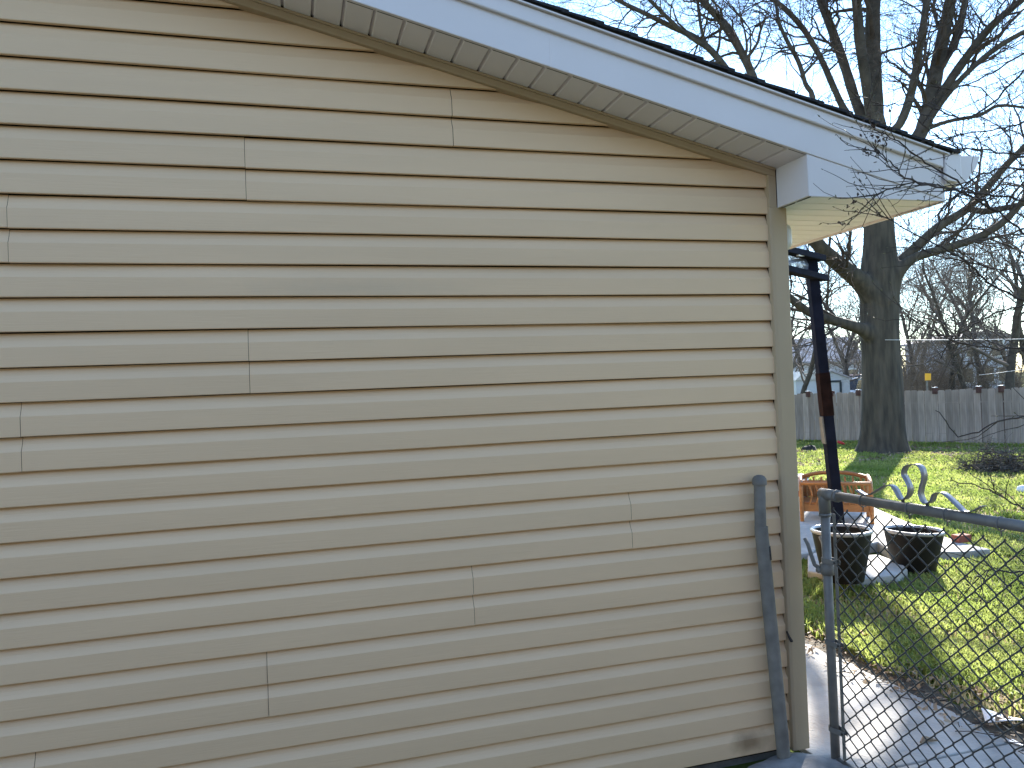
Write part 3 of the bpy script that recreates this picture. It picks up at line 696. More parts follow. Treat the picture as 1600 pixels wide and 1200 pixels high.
# ------------------------------------------------------------------ neighbours beyond the fence
def gable_house(name, label, cat, px0, px1, D, hw, hr, depth, wallm, roofm, turn=0., wins=()):
    a = at(px0, 650, D); b = at(px1, 650, D); wd = np.linalg.norm((b-a)[:2]); c = (a+b)/2
    root = thing(name, (c[0], c[1], 0), label, cat); root.rotation_euler = (0, 0, math.atan2((b-a)[1], (b-a)[0])+turn)
    def pt(nm, mb, m, par=None):
        me = bpy.data.meshes.new(nm); me.from_pydata(mb.v, [], mb.f); me.materials.append(m)
        bm_ = bmesh.new(); bm_.from_mesh(me); bmesh.ops.recalc_face_normals(bm_, faces=bm_.faces); bm_.to_mesh(me); bm_.free()
        return inst(nm, me, (0, 0, 0), par or root)
    return root, wd, pt
# small pale shed: gable end towards right, long side to the viewer's left
root, wd, pt = gable_house('garden_shed', 'small pale shed with dark door frame behind the fence, right of dark post', 'shed', 1246, 1330, 30, 1.4, 1.9, 2, M['shedwall'], M['rooflight'])
mb = MB(); mb.prism([(-wd/2, 0), (wd/2, 0), (wd/2, 1.55), (wd*.15, 1.85), (-wd*.15, 1.55), (-wd/2, 1.55)], 'y', 0, 1.6); pt('wall', mb, M['shedwall'])
mb = MB(); mb.prism([(-wd/2-.06, 1.555), (-wd*.12, 1.555), (wd*.15, 1.90), (-wd*.34, 1.90)], 'y', -.08, 1.65); pt('roof', mb, M['rooflight'])
mb = MB(); mb.prism([(-wd*.15, 1.56), (wd*.15, 1.86), (wd/2+.06, 1.52), (wd/2+.06, 1.58), (wd*.15, 1.93), (-wd*.15, 1.63)], 'y', -.1, 0.02); pt('roof_trim', mb, M['roofgrey'])
mb = MB(); mb.box((wd*.0, -.03, 0), (wd*.30, -.002, 1.42)); dr = pt('door', mb, M['shedwall'])
mb = MB(); mb.box((-.05, -.06, 1.42), (wd*.33, -.004, 1.50)); mb.box((wd*.30, -.05, 0), (wd*.34, -.004, 1.418)); mb.box((-.05, -.05, 0), (-.002, -.004, 1.418)); pt('door_frame', mb, M['darktrim'], dr)
# grey house behind
root, wd, pt = gable_house('neighbour_house', 'grey neighbouring house with low roof seen through trees left of the big trunk', 'house', 1232, 1352, 55, 2.6, 4, 6, M['wallA'], M['roofgrey'])
mb = MB(); mb.box((-wd/2, 0, 0), (wd/2, 6, 2.75)); pt('wall', mb, M['wallA'])
mb = MB(); mb.prism([(-.35, 2.70), (3.0, 4.5), (6.35, 2.70), (6.35, 2.82), (3.0, 4.64), (-.35, 2.82)], 'x', -wd/2-.3, wd/2+.3); pt('roof', mb, M['roofgrey'])
for x in (-.32, .05, .35):
    mb = MB(); mb.box((wd*x-.5, -.03, 1.0), (wd*x+.5, -.004, 2.2)); wn = pt('window', mb, M['paper']); mb = MB(); mb.box((wd*x-.42, -.045, 1.08), (wd*x+.42, -.031, 2.12)); pt('pane', mb, M['glass'], wn)
# blue grey house right
root, wd, pt = gable_house('neighbour_house', 'pale blue grey two-storey house seen through the trees at the right', 'house', 1496, 1588, 48, 5, 6, 6, M['wallB'], M['roofgrey'])
mb = MB(); mb.box((-wd/2, 0, 0), (wd/2, 6, 3.6)); pt('wall', mb, M['wallB'])
mb = MB(); mb.prism([(-wd/2-.3, 3.56), (0, 4.0), (wd/2+.3, 3.56), (wd/2+.3, 3.70), (0, 4.16), (-wd/2-.3, 3.70)], 'y', -.3, 6.3); pt('roof', mb, M['roofgrey'])
mb = MB(); mb.prism([(-wd/2, 3.6), (wd/2, 3.6), (0, 3.98)], 'y', .02, .1); pt('gable', mb, M['wallB'])
for x, z in ((-.3, .9), (.05, .9), (.33, .9), (-.2, 2.5), (.22, 2.5)):
    mb = MB(); mb.box((wd*x-.42, -.03, z), (wd*x+.42, -.004, z+1.0)); wn = pt('window', mb, M['paper']); mb = MB(); mb.box((wd*x-.35, -.045, z+.07), (wd*x+.35, -.031, z+.93)); pt('pane', mb, M['glass'], wn)
# added brick house, unseen behind the viewer, blocks low sky from the gable wall
nb = thing('neighbour_house', (-2.5, -7.4, 0), 'unseen dark brick house added behind the viewer to block the low sky', 'house')
mb = MB(); mb.box((-14, -14, -.1), (7.5, -7.4, 2.9)); build('wall', mb, M['screen_brick'], nb)
mb = MB(); mb.prism([(-6.9, 2.82), (-10.7, 5.4), (-14.5, 2.82), (-14.5, 2.95), (-10.7, 5.56), (-6.9, 2.95)], 'x', -14.5, 8.0); build('roof', mb, M['shingle'], nb)
for gx in (-14, 7.5):
    mb = MB(); mb.prism([(-7.45, 2.9), (-10.7, 5.25), (-13.95, 2.9)], 'x', gx-(.1 if gx > 0 else 0), gx+(0 if gx > 0 else .1)); build('gable', mb, M['screen_brick'], nb)
for wx in (-11, -7, -2.6, 4.2):
    mb = MB(); mb.box((wx-.6, -7.39, .95), (wx+.6, -7.34, 2.15)); wn = build('window', mb, M['darktrim'], nb)
    mb = MB(); mb.box((wx-.52, -7.339, 1.03), (wx+.52, -7.33, 2.07)); build('pane', mb, M['glass'], wn)
mb = MB(); mb.box((.5, -7.39, 0), (1.45, -7.34, 2.1)); build('door', mb, M['rustpaint'], nb)
# parked vehicles partly hidden by the big trunk
def car(label, px, D, ang, paint, zoff):
    p = at(px, 650, D); root = thing('parked_car', (p[0], p[1], 0), label, 'car', 'cars parked beyond the fence'); root.rotation_euler = (0, 0, ang)
    def pt(nm, mb, m, par=None, bv=0):
        me = bpy.data.meshes.new(nm); me.from_pydata(mb.v, [], mb.f); me.materials.append(m)
        bm_ = bmesh.new(); bm_.from_mesh(me); bmesh.ops.recalc_face_normals(bm_, faces=bm_.faces); bm_.to_mesh(me); bm_.free()
        o = inst(nm, me, (0, 0, 0), par or root)
        if bv: bevel(o, bv, 3)
        return o
    mb = MB(); mb.prism([(-2.2,.35),(2.2,.35),(2.25,.75),(1.9,.95),(.9,1.02),(-2.0,1.02),(-2.25,.8)], 'y', -.85, .85); body = pt('body', mb, paint, bv=.08)
    mb = MB(); mb.prism([(-1.9,1.021),(1.0,1.021),(.35,1.5+zoff),(-1.5,1.5+zoff)], 'y', -.74, .74); cab = pt('cabin', mb, M['glass'], bv=.05)
    mb = MB(); mb.prism([(-1.55,1.49+zoff),(.40,1.49+zoff),(.25,1.56+zoff),(-1.4,1.56+zoff)], 'y', -.72, .72); pt('roof', mb, paint, bv=.03)
    for x in (-1.4, 1.4):
        for y in (-.86, .70):
            mb = MB(); n = 18; mb.prism([(x+.32*math.cos(2*math.pi*k/n), .32+.32*math.sin(2*math.pi*k/n)) for k in range(n)], 'y', y, y+.16); wl = pt('wheel', mb, M['rubber'])
    for y in (-.6, .6):
        mb = MB(); mb.box((2.2, y-.14, .66), (2.262, y+.14, .78)); pt('headlight', mb, M['lens'])
car('white car roof showing over the fence just left of the big trunk', 1338, 36, .5, M['carpaint'], .0)
car('dark red car behind the white one, left of the big trunk', 1352, 43, .3, M['carred'], .18)
# yellow sign on a post
p = at(1448, 589, 23); sg = thing('yellow_sign', (p[0], p[1], 0), 'small yellow sign on a post beyond the fence', 'sign')
mb = MB(); mb.tube([(p[0], p[1], 0), (p[0], p[1], p[2]+.05)], .03, 6); build('post', mb, M['galv_old'], sg)
mb = MB(); rr_, vv = _r*np.array((1,1,0)), up
for s in (0, .02):
    for a, b_ in ((-.085,-.10),(.085,-.10),(.095,.10),(-.08,.11)): mb.v.append(tuple(p-_f*.05-_f*s+rr_*a+vv*b_))
mb.f = [(0,1,2,3),(7,6,5,4),(0,4,5,1),(1,5,6,2),(2,6,7,3),(3,7,4,0)]; build('panel', mb, M['yellow'], sg)
# grey utility pole right of the trunk, cables
p0 = atz(1404, 640); p0 = at(1404, 640, 24); 
upole = thing('utility_pole', (p0[0], p0[1], 0), 'thin grey utility pole just right of the big trunk', 'pole')
mb = MB(); mb.tube([(p0[0], p0[1], -.1), (p0[0], p0[1], 5.2)], [.085, .065], 10); build('shaft', mb, M['pole'], upole, smooth=True)
for (a, b_, sag, lab) in (((1383, 531, 15.5), (1700, 527, 15), .02, 'shiny cable strung from the big trunk to the right'),
                    ((1530, 586, 20), (1720, 553, 18), .05, 'thin bright wire above the fence at the right'),
                    ((1401, 416, 24), (1750, 500, 22), .12, 'overhead wire sloping down from the grey pole to the right')):
    P0, P1 = at(*a), at(*b_); mb = MB(); mb.tube([P0*(1-t)+P1*t-up*sag*4*t*(1-t) for t in np.linspace(0, 1, 16)], .0065 if sag < .1 else .009, 6)
    o = build('cable', mb, M['cable'] if sag < .1 else M['galv_dark'], loc=P0, smooth=True); tag(o, lab, 'cable')

# ------------------------------------------------------------------ leaning dark post with canopy frame
PD = 7.2
cf = thing('canopy_frame', at(1312, 850, PD)*np.array((1,1,0)), 'dark leaning post with two crossbeams and cloudy plastic sheet beside the patio', 'canopy frame')
b0 = at(1314, 862, PD); b0[2] = .0; t0 = at(1266, 398, PD)
def bar(mb, a, b, wx, wy):
    a = np.array(a); b = np.array(b); t = (b-a)/np.linalg.norm(b-a); u = np.cross(t, (0,0,1.) if abs(t[2]) < .9 else _f); u /= np.linalg.norm(u); v = np.cross(t, u)
    P_ = []
    for q in (a, b):
        for s1, s2 in ((-1,-1),(1,-1),(1,1),(-1,1)): P_.append(q+u*wx*s1+v*wy*s2)
    mb.add(P_, [(0,3,2,1),(4,5,6,7),(0,1,5,4),(1,2,6,5),(2,3,7,6),(3,0,4,7)])
mb = MB(); bar(mb, b0, t0, .047, .047); o = build('post', mb, M['navy'], cf); bevel(o, .006)
mb = MB(); bar(mb, b0+(t0-b0)*.455, b0+(t0-b0)*.60, .051, .051); o = build('sleeve', mb, M['rustpaint'], cf); bevel(o, .004)
mb = MB(); bar(mb, b0+(t0-b0)*.36+_r*(-.052), b0+(t0-b0)*.452+_r*(-.058), .006, .04); build('bracket', mb, M['galv_old'], cf)
for (a, b_) in (((1284, 404, PD+.06), (1150, 372, PD-1.0)), ((1288, 435, PD+.06), (1150, 402, PD-1.0))):
    mb = MB(); bar(mb, at(*a), at(*b_), .045, .028); o = build('crossbeam', mb, M['navy'], cf); bevel(o, .004)
for (a, b_) in (((1244, 399, PD-.30), (1264, 400, PD-.1)), ((1249, 428, PD-.2), (1264, 432, PD-.09))):
    mb = MB(); bar(mb, at(*a)-_f*.035, at(*b_)-_f*.035, .012, .012); build('batten', mb, M['paper'], cf)
mb = MB(); ns = 12; A_, B_, C_, D_ = at(1265, 372, PD-.1), at(1150, 350, PD-1.0), at(1265, 420, PD-.08), at(1150, 425, PD-1.02)
for i in range(ns+1):
    for j in range(ns+1):
        u_, v_ = i/ns, j/ns; q = (A_*(1-u_)+B_*u_)*(1-v_)+(C_*(1-u_)+D_*u_)*v_; q = q+_f*(.05+.03*math.sin(9*u_+4*v_)+.02*math.sin(13*v_)); mb.v.append(tuple(q))
mb.f = [(i*(ns+1)+j, (i+1)*(ns+1)+j, (i+1)*(ns+1)+j+1, i*(ns+1)+j+1) for i in range(ns) for j in range(ns)]
build('plastic_sheet', mb, M['sheet'], cf, smooth=True)

# ------------------------------------------------------------------ plant pots
def pot(px, py, D0, rt_, h, label, z0=.0):
    p = atz(px, py, z0); root = thing('plant_pot', p, label, 'plant pot', 'black plant pots on the patio edge')
    rb = rt_*.67
    mb = MB(); mb.lathe([(0, .002), (rb*.97, 0), (rb, .012), (rb+(rt_-rb)*.5, h*.5), (rt_*.955, h-.045), (rt_*.955, h-.02), (rt_*.91, h-.02), (rb*.95, .05), (0, .05)], p, 40); build('body', mb, M['pot'], root, smooth=True).modifiers.new('e', 'EDGE_SPLIT').split_angle = math.radians(40)
    mb = MB(); mb.lathe([(rt_*.95, h-.028), (rt_*.995, h-.026), (rt_*1.01, h-.018), (rt_*1.01, h-.006), (rt_*.985, h), (rt_*.94, h), (rt_*.92, h-.02)], p, 40); build('rim', mb, M['potrim'], root, smooth=True)
    mb = MB(); mb.lathe([(rt_*.90, h*.72), (rt_*.5, h*.735), (0, h*.73)], p, 30); build('soil', mb, M['soil'], root, smooth=True)
    return root
pt_ = pot(1428, 897, 6.2, .226, .365, 'black plant pot with pale rim standing on the grass, right one')
pot(1318, 906, 6.1, .216, .385, 'black plant pot right behind the gate stile, left one', .1)
pt_.rotation_euler = (0, .045, 0)
# brick
p = atz(1503, 861); br = MB(); ca = math.cos(.25); sa = math.sin(.25)
for z in (.0, .06):
    for u_, v_ in ((-.07,-.045),(.07,-.045),(.07,.045),(-.07,.045)): q = p+(_r*np.array((1,1,0)))*(u_*ca-v_*sa)+(_f*np.array((1,1,0)))*(u_*sa+v_*ca); br.v.append((q[0], q[1], z+.09 if z else .0855))
br.f = [(0,3,2,1),(4,5,6,7),(0,1,5,4),(1,2,6,5),(2,3,7,6),(3,0,4,7)]
o = build('red_brick', br, M['brick'], loc=p); bevel(o, .005); tag(o, 'single red brick lying on the edge of the patio slab', 'brick')

# ------------------------------------------------------------------ wooden chair, bucket
def wooden_bench():
    p = atz(1306, 812, .085); root = thing('wooden_armchair', p, 'orange brown wooden armchair with rounded arms on the patio', 'chair')
    rx = _r*np.array((1,1,0)); rx /= np.linalg.norm(rx); ry = np.array((-rx[1], rx[0], 0))
    th = .35; ex = rx*math.cos(th)+ry*math.sin(th)*-1; ey = np.cross(up, ex)
    def W_(a, b, z): return p+ex*a+ey*b+up*z
    def side(s):
        x = s*.34
        mb = MB(); mb.tube(catmull([W_(x, -.22, 0), W_(x, -.225, .2), W_(x, -.21, .36), W_(x, -.14, .43), W_(x, .02, .455), W_(x, .16, .45), W_(x, .22, .40), W_(x, .235, .2), W_(x, .24, 0)], 4), .021, 8); o = build('side_frame', mb, M['wood'], root, smooth=True)
        mb = MB(); pl = [(-.20, .16), (.215, .16), (.20, .38), (-.19, .38)]
        mb.add([W_(x-.009, a, z) for a, z in pl]+[W_(x+.009, a, z) for a, z in pl], [(3,2,1,0),(4,5,6,7),(0,1,5,4),(1,2,6,5),(2,3,7,6),(3,0,4,7)]); build('side_panel', mb, M['wood'], root)
    side(-1); side(1)
    mb = MB(); mb.add([W_(a, b, z) for z in (.19, .215) for a, b in ((-.325,-.2),(.325,-.2),(.325,.2),(-.325,.2))], [(3,2,1,0),(4,5,6,7),(0,1,5,4),(1,2,6,5),(2,3,7,6),(3,0,4,7)]); build('seat', mb, M['wood'], root)
    mb = MB(); mb.add([W_(a, b, z) for z in (.217, .40) for a, b in ((-.32,.196),(.06,.196),(.06,.212),(-.32,.212))], [(3,2,1,0),(4,5,6,7),(0,1,5,4),(1,2,6,5),(2,3,7,6),(3,0,4,7)]); build('back_panel', mb, M['wood'], root)
    for i in range(8):
        a = -.28+i*.08; mb = MB(); mb.tube([W_(a, .18, .21), W_(a, .215, .44)], .011, 6); build('back_spindle', mb, M['wood'], root)
    mb = MB(); mb.tube(catmull([W_(-.35, .215, .43), W_(-.17, .22, .475), W_(0, .22, .485), W_(.17, .22, .475), W_(.35, .215, .43)], 4), .022, 8); build('back_rail', mb, M['wood'], root, smooth=True)
    mb = MB(); mb.add([W_(a, b, z) for z in (.12, .19) for a, b in ((-.33,-.215),(.33,-.215),(.33,-.195),(-.33,-.195))], [(3,2,1,0),(4,5,6,7),(0,1,5,4),(1,2,6,5),(2,3,7,6),(3,0,4,7)]); build('apron', mb, M['wood'], root)
    for i in range(9):
        a = -.26+i*.065; mb = MB(); mb.tube([W_(a, -.205, .19), W_(a+.03, -.207, .30), W_(a, -.205, .41)], .010, 6); build('front_lattice', mb, M['wood'], root)
    mb = MB(); mb.tube([W_(-.34, -.205, .415), W_(.34, -.205, .415)], .02, 8); build('front_rail', mb, M['wood'], root, smooth=True)
wooden_bench()
p = atz(1243, 796, .1); bk = thing('plastic_bucket', p, 'white plastic bucket with red label on the patio beside the house corner', 'bucket')
mb = MB(); mb.lathe([(0, 0), (.125, 0), (.13, .01), (.15, .33), (.158, .335), (.158, .36), (.15, .37)], p, 28); build('body', mb, M['bucket'], bk, smooth=True)
mb = MB(); mb.lathe([(.15, .372), (.165, .372), (.165, .392), (.155, .40), (0, .402)], p, 28); build('lid', mb, M['galv'], bk, smooth=True)
mb = MB(); an0 = math.atan2((CAM-p)[1], (CAM-p)[0]); v_ = []
for i in range(9):
    a = an0-.2+1.0*i/8
    for r, z in ((.1425, .17), (.1465, .235)): v_.append((p[0]+(r+.004)*math.cos(a), p[1]+(r+.004)*math.sin(a), p[2]+z))
mb.add(v_, [(2*i, 2*i+2, 2*i+3, 2*i+1) for i in range(8)]); build('red_label', mb, M['red'], bk)

# ------------------------------------------------------------------ small things on the lawn
p = atz(1265, 706); mb = MB(); mb.lathe([(0,-.02),(.14,0),(.16,.05),(.11,.12),(.05,.15),(0,.155)], p, 9)
mb.v = [(x+random.uniform(-.03,.03), y+random.uniform(-.03,.03), z+random.uniform(-.02,.02)) for x, y, z in mb.v]
tag(build('dark_stone', mb, M['rock'], loc=p), 'dark lump of stone on the far lawn near the fence', 'stone')
p = atz(1316, 698); mb = MB()
mb.tube([p+_r*(-.10)+up*.12, p+_r*.0+up*.08, p+_r*.09+up*.03], [.03, .04, .02], 8); o = build('red_toy', mb, M['red'], loc=p, smooth=True); tag(o, 'small red plastic thing lying in the leaves left of the big trunk', 'toy')
p = atz(1599, 772); mb = MB(); mb.lathe([(0,0),(.06,.01),(.08,.05),(.06,.10),(0,.12)], p, 12); tag(build('white_stone', mb, M['paper'], loc=p, smooth=True), 'white stone on the lawn at the right picture edge', 'stone')
# brush pile
p = atz(1560, 738); bp = MB(); rng = np.random.default_rng(5)
for i in range(420):
    a = rng.uniform(0, 2*math.pi); r = .46*math.sqrt(rng.uniform(0, 1)); h = max(.02, .42*(1-(r/.5)**1.5))
    q = p+np.array((r*math.cos(a), r*math.sin(a), rng.uniform(0, h)))
    grow(bp, q, (rng.normal(0, 1), rng.normal(0, 1), rng.uniform(-.3, .45)), rng.uniform(.14, .36), rng.uniform(.006, .013), 2, 3, -.03, sides=(4, 4, 4, 3), minr=.0035, nchild=(4, 4, 4), wob=.3)
tag(build('brush_pile', bp, M['brush'], loc=p, fix=False), 'low dark pile of cut twigs on the lawn before the fence', 'brush pile')
# white card scrap and orange leaf by the walk
def flat_scrap(name, px, py, w_, h_, m, label, cat, z=.03, ang=.3, curl=.01):
    p = atz(px, py, z); mb = MB(); n = 6; ca, sa = math.cos(ang), math.sin(ang)
    for i in range(n+1):
        for j in range(n+1):
            a = (i/n-.5)*w_; b = (j/n-.5)*h_; mb.v.append((p[0]+a*ca-b*sa, p[1]+a*sa+b*ca, z+curl*math.sin(3*i/n+2)*math.cos(2.5*j/n)+.004))
    mb.f = [(i*(n+1)+j, (i+1)*(n+1)+j, (i+1)*(n+1)+j+1, i*(n+1)+j+1) for i in range(n) for j in range(n)]
    o = build(name, mb, m, loc=p, smooth=True, fix=False); s_ = o.modifiers.new('s', 'SOLIDIFY'); s_.thickness = .002; return tag(o, label, cat)
flat_scrap('card_scrap', 1568, 1122, .10, .16, M['paper'], 'crumpled white card lying at the edge of the walk', 'litter', .03, .9, .018)
flat_scrap('card_scrap', 1590, 1162, .03, .10, M['paper'], 'thin pale strip of litter on the walk near the white card', 'litter', .016, .2, .004)
flat_scrap('orange_leaf', 1351, 992, .05, .06, M['orange_leaf'], 'single bright orange leaf on the grass behind the gate', 'leaf', .045, .5, .015)
p = atz(1448, 1160, .016); mb = MB(); mb.tube([p+np.array((-.03,.0,.004)), p+np.array((.0,.012,.01)), p+np.array((.05,-.01,.005))], [.006,.014,.004], 6); tag(build('dead_leaf', mb, M['leaf'], loc=p), 'curled dark dead leaf on the concrete walk behind the gate', 'leaf')

# ------------------------------------------------------------------ grass, leaf litter
def in_poly(x, y, poly):
    ins = np.zeros(len(x), bool); n = len(poly)
    for i in range(n):
        x1, y1 = poly[i]; x2, y2 = poly[(i+1) % n]
        c = ((y1 > y) != (y2 > y)); ins ^= c & (x < (x2-x1)*(y-y1)/(y2-y1+1e-12)+x1)
    return ins
PAT = [pxpoly([(1190,868),(1262,868),(1262,894),(1330,908),(1402,900),(1420,889),(1425,866),(1548,860),(1505,846),(1470,834),(1410,810),(1365,790),(1300,778),(1190,770)], .05)]
def vnoise(x, y, s, seed):
    r = np.random.default_rng(seed); G = r.uniform(0, 1, (64, 64)); u = x*s; v = y*s; i = np.floor(u).astype(int); j = np.floor(v).astype(int); f = u-i; g = v-j
    f = f*f*(3-2*f); g = g*g*(3-2*g); i %= 64; j %= 64; i2 = (i+1) % 64; j2 = (j+1) % 64
    return (G[i, j]*(1-f)+G[i2, j]*f)*(1-g)+(G[i, j2]*(1-f)+G[i2, j2]*f)*g
def scatter(n, dmin, dmax, power, px0=960, px1=1950):
    D = dmin*(dmax/dmin)**(rng.uniform(0, 1, n)**power); px = rng.uniform(px0, px1, n)
    a = (px-800)/FPX; base = CAM[None, :2]+(_r[None, :2]*a[:, None]+_f[None, :2])*D[:, None]
    return base[:, 0], base[:, 1], D
def lawn_mask(x, y):
    ok = (x > 3.03+.10*vnoise(x, y, 3, 3)) & ~in_poly(x, y, PAT[0])
    fd = (x-FA[0])*fnv[0]+(y-FA[1])*fnv[1]; ok &= fd > .05
    tp_ = np.array(oak.location)[:2]; ok &= np.hypot(x-tp_[0], y-tp_[1]) > .52
    return ok
def blades(name, n, mtl, hmul, label, power, seedthr):
    x, y, D = scatter(n, 3.3, 22, power); ok = lawn_mask(x, y)
    dens = vnoise(x, y, 1.3, 21)*.6+vnoise(x, y, 4.5, 22)*.4
    ok &= seedthr(dens, x, y)
    x, y, D, dens = x[ok], y[ok], D[ok], dens[ok]; k = len(x)
    h = (rng.uniform(.025, .065, k)+.03*dens)*hmul*(1+D*.018); wd = (.0022+.00085*D)*rng.uniform(.7, 1.3, k)
    az = rng.uniform(0, 2*math.pi, k); ln = rng.uniform(.15, .95, k); la = rng.uniform(0, 2*math.pi, k)
    bx, by = np.cos(az)*wd, np.sin(az)*wd; tx, ty = np.cos(la)*h*ln, np.sin(la)*h*ln
    V = np.empty((k, 5, 3)); z = np.zeros(k)-.008
    V[:, 0] = np.stack((x-bx, y-by, z), 1); V[:, 1] = np.stack((x+bx, y+by, z), 1)
    V[:, 2] = np.stack((x+bx*.7+tx*.4, y+by*.7+ty*.4, h*.62), 1); V[:, 3] = np.stack((x-bx*.7+tx*.4, y-by*.7+ty*.4, h*.62), 1)
    V[:, 4] = np.stack((x+tx, y+ty, h*(1-.35*ln)), 1)
    me = bpy.data.meshes.new(name); me.vertices.add(k*5); me.vertices.foreach_set('co', V.ravel())
    loops = np.empty((k, 7), int); b = np.arange(k)*5
    loops[:, :4] = b[:, None]+np.array((0, 1, 2, 3)); loops[:, 4:] = b[:, None]+np.array((3, 2, 4))
    me.loops.add(k*7); me.loops.foreach_set('vertex_index', loops.ravel())
    me.polygons.add(k*2); st = np.empty((k, 2), int); st[:, 0] = np.arange(k)*7; st[:, 1] = np.arange(k)*7+4
    me.polygons.foreach_set('loop_start', st.ravel()); me.update(calc_edges=True); me.validate()
    me.materials.append(mtl); o = bpy.data.objects.new(name, me); COL.objects.link(o)
    return tag(o, label, 'grass', kind='stuff')
rng = np.random.default_rng(3)
blades('grass', 430000, M['blade'], 1.0, 'short bright green lawn grass', 1.0, lambda d, x, y: d+.10*rng.normal(0, 1, len(d)) > .40+.30*np.clip((3.75-x)/.7, 0, 1))
blades('dry_grass', 75000, M['dryblade'], .8, 'dry straw coloured grass between the green', 1.0, lambda d, x, y: rng.uniform(0, 1, len(d)) > d*1.2)
# dead leaves scattered over the lawn, thick round the tree and along the walk
n = 17000; x, y, D = scatter(n, 3.3, 21, .9); tp_ = np.array(oak.location)[:2]
near = np.exp(-((np.hypot(x-tp_[0], y-tp_[1])-1.2)/1.1)**2)+np.exp(-((x-3.10)/.30)**2)*1.0+.13
ok = (rng.uniform(0, 1, n) < near) & (x > 2.8) & ~in_poly(x, y, PAT[0])
xa = tp_[0]+rng.normal(.5, 1.6, 4200); ya = tp_[1]+rng.normal(-.1, 1.0, 4200)
x = np.concatenate((x[ok], xa)); y = np.concatenate((y[ok], ya)); mb = MB()
for i in range(len(x)):
    s = rng.uniform(.010, .024)*(1+1.0*(x[i] > 7)); a = rng.uniform(0, 6.28); u = np.array((math.cos(a), math.sin(a), rng.normal(0, .4))); v = np.array((-math.sin(a), math.cos(a), rng.normal(0, .4)))
    c = np.array((x[i], y[i], rng.uniform(.015, .045)))
    mb.add([c-u*s, c-v*s*.5+up*s*.15, c+u*s, c+v*s*.5+up*s*.2], [(0,1,2),(0,2,3)])
tag(build('leaf_litter', mb, M['leaf'], fix=False), 'scattered dry brown leaves over the lawn and along the walk', 'leaves', kind='stuff')
# thin twigs and grit on the walk edge
mb = MB()
for i in range(150):
    y0 = rng.uniform(-1.2, 1.6); x0 = 3.0+rng.normal(0, .08); a = rng.uniform(0, 6.28); l = rng.uniform(.03, .13)
    c = np.array((x0, y0, .02+rng.uniform(0, .012))); d = np.array((math.cos(a), math.sin(a), 0))*l; mb.tube([c, c+d*.5+np.array((rng.normal(0,.008), rng.normal(0,.008), .004)), c+d], .002, 4)
tag(build('twig_litter', mb, M['twig'], fix=False), 'small fallen twigs along the edge of the walk', 'twigs', kind='stuff')

# ------------------------------------------------------------------ budding shrub reaching in from the right
SD = 2.75; rng = np.random.default_rng(17)
sb = at(1790, 900, SD); shrub = thing('budding_shrub', (sb[0], sb[1], 0), 'tall budding shrub whose thin twigs reach in from the right across the eave', 'shrub')
tw = MB(); bud = MB(); dl = MB()
def add_bud(q, d, s):
    d = d/np.linalg.norm(d); a = np.cross(d, (.3, .5, .8)); a /= np.linalg.norm(a); b = np.cross(d, a)
    tip = q+d*s; m1 = q+d*s*.45
    bud.add([q, m1+a*s*.16, m1+b*s*.16, m1-a*s*.16, m1-b*s*.16, tip], [(0,1,2),(0,2,3),(0,3,4),(0,4,1),(1,5,2),(2,5,3),(3,5,4),(4,5,1)])
def near_branch(pl, r0, r1, kids=6, kl=.28):
    cp_ = catmull([at(x, y, SD+dd) for x, y, dd in pl], 6); m = len(cp_)
    cp_ = [q+rng.normal(0, .003, 3) for q in cp_]
    tw.tube(cp_, [r0+(r1-r0)*i/(m-1) for i in range(m)], 5)
    for i in range(3, m):
        if rng.uniform() < .45:
            d = cp_[i]-cp_[i-1]; add_bud(cp_[i], d/np.linalg.norm(d)+rng.normal(0, .6, 3), rng.uniform(.007, .016))
    for c in range(kids):
        i = int(rng.uniform(.25, .98)*(m-1)); d = cp_[min(i+1, m-1)]-cp_[i-1]; d /= np.linalg.norm(d); d = d+rng.normal(0, .55, 3); d /= np.linalg.norm(d)
        p_ = [cp_[i]]; L = rng.uniform(.4, 1)*kl
        for s in range(5): d = d+rng.normal(0, .16, 3); d[2] += .05; d /= np.linalg.norm(d); p_.append(p_[-1]+d*L/5)
        tw.tube(p_, [.0018, .0016, .0014, .0012, .001, .0008], 4)
        for s in range(1, 6):
            if rng.uniform() < .75: add_bud(p_[s], d+rng.normal(0, .7, 3), rng.uniform(.007, .017))
stem = catmull([(sb[0], sb[1], -.05), at(1775, 850, SD), at(1745, 600, SD), at(1735, 380, SD+.05), at(1720, 150, SD+.1), at(1690, -100, SD+.1)], 6)
mb = MB(); mb.tube(stem, [.03-.022*i/(len(stem)-1) for i in range(len(stem))], 10); build('stem', mb, M['neartwig'], shrub, smooth=True)
stem2 = catmull([(sb[0]+.1, sb[1]+.05, -.05), at(1830, 800, SD), at(1800, 500, SD-.1), at(1760, 250, SD-.2), at(1700, 50, SD-.3)], 6)
mb = MB(); mb.tube(stem2, [.022-.016*i/(len(stem2)-1) for i in range(len(stem2))], 8); build('stem', mb, M['neartwig'], shrub, smooth=True)
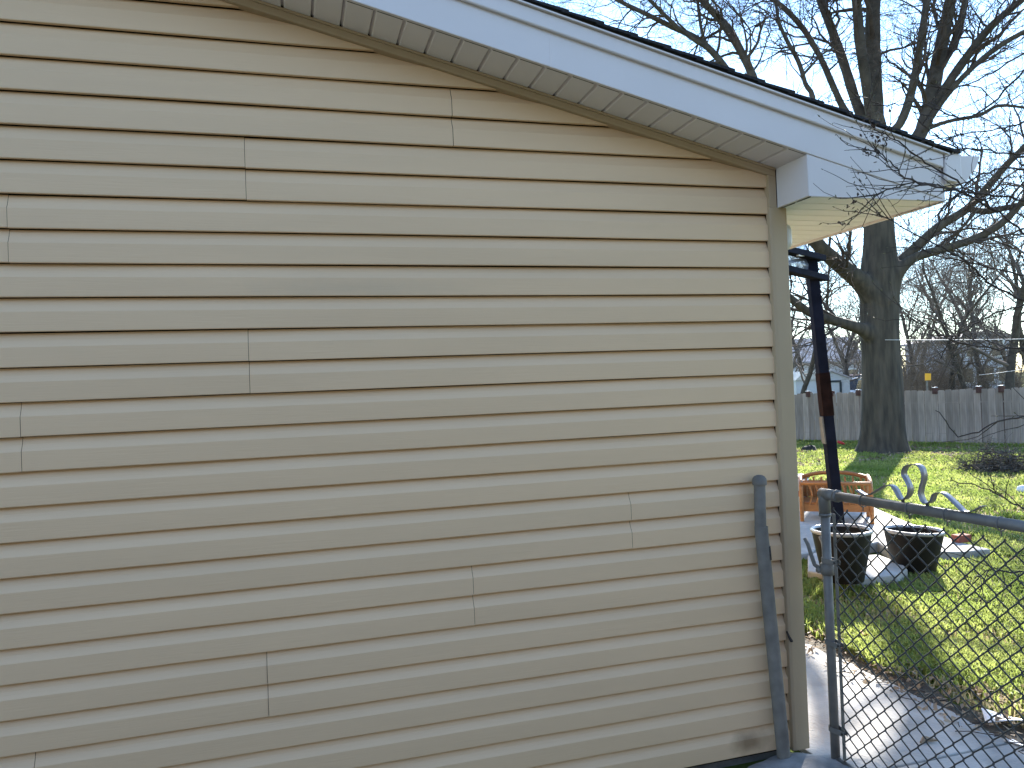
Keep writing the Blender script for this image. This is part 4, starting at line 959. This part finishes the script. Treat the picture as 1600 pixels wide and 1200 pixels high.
NB_ = [
 [(1742,420,.05),(1680,350,0),(1600,312,0),(1540,304,0),(1479,295,0),(1444,287,0),(1404,291,0),(1375,303,0),(1345,328,0),(1322,352,0)],
 [(1740,480,.05),(1690,430,.02),(1620,380,0),(1560,332,0),(1497,284,.02),(1440,250,.03),(1398,216,.04),(1372,206,.05),(1360,190,.05),(1354,160,.05)],
 [(1560,332,0),(1500,300,-.03),(1430,283,-.03),(1405,268,-.03),(1380,243,-.02),(1362,225,0)],
 [(1738,560,0),(1680,500,-.1),(1600,470,-.15),(1545,440,-.15),(1500,402,-.2),(1440,372,-.2),(1395,345,-.2),(1370,332,-.2)],
 [(1738,520,.1),(1670,450,.1),(1600,430,.1),(1520,411,.1),(1455,396,.1),(1415,372,.12)],
 [(1742,620,0),(1690,560,.1),(1620,545,.1),(1560,545,.1),(1500,535,.1),(1450,512,.12),(1418,494,.13)],
 [(1736,430,0),(1680,440,.2),(1600,476,.3),(1550,492,.3),(1510,515,.3),(1485,533,.3),(1470,560,.3)],
 [(1725,250,.1),(1660,230,.1),(1600,240,.1),(1540,235,.12),(1490,228,.15),(1450,205,.15),(1425,170,.15)],
 [(1720,180,.1),(1660,160,.15),(1600,190,.2),(1560,200,.2),(1500,212,.2),(1440,222,.2)],
 [(1735,380,0),(1680,300,-.2),(1620,270,-.25),(1570,262,-.25),(1520,280,-.25),(1480,320,-.25),(1455,345,-.25)],
 [(1755,700,0),(1690,660,.05),(1620,650,.05),(1560,660,.05),(1500,680,.05),(1465,640,.06)],
 [(1725,200,0),(1670,90,0),(1610,80,0),(1540,120,.05),(1480,140,.05),(1420,120,.08)],
 [(1715,120,0),(1660,60,0),(1600,110,0),(1540,170,.05),(1500,185,.05),(1440,160,.08),(1390,165,.1),(1340,150,.1)],
 [(1760,760,0),(1700,790,0),(1640,800,0),(1590,790,0),(1545,765,0),(1482,750,0)],
 [(1770,820,0),(1700,850,-.1),(1640,880,-.1),(1590,895,-.1),(1550,890,-.1),(1525,905,-.1)],
]
for i, pl in enumerate(NB_): near_branch(pl, .0048, .0016, 13 if i < 10 else 8)
build('twigs', tw, M['neartwig'], shrub, smooth=True, fix=False); tag(build('buds', bud, M['bud'], shrub, fix=False), kind='stuff')
# last year's shrivelled leaves still hanging on
for px, py, dd, k, sp in ((1366,198,.05,46,.03),(1376,222,.04,30,.02),(1356,240,.02,16,.015),(1337,325,0,18,.02),(1318,352,0,10,.012),(1345,290,0,8,.02),(1525,905,-.1,22,.02),(1592,915,-.1,22,.022),(1285,112,.12,0,.02),(1282,120,.15,0,.02)):
    for j in range(k):
        c = at(px, py, SD+dd)+rng.normal(0, sp, 3); u = rng.normal(0, 1, 3); u /= np.linalg.norm(u); v = np.cross(u, rng.normal(0, 1, 3)); v /= np.linalg.norm(v); s = rng.uniform(.004, .010)
        wv = np.cross(u, v)
        dl.add([c-u*s, c-v*s*.5+wv*s*.4, c+u*s+wv*s*.3, c+v*s*.5+wv*s*.5, c], [(0,1,4),(1,2,4),(2,3,4),(3,0,4)])
tag(build('shrivelled_leaves', dl, M['shrivel'], shrub, fix=False), kind='stuff')
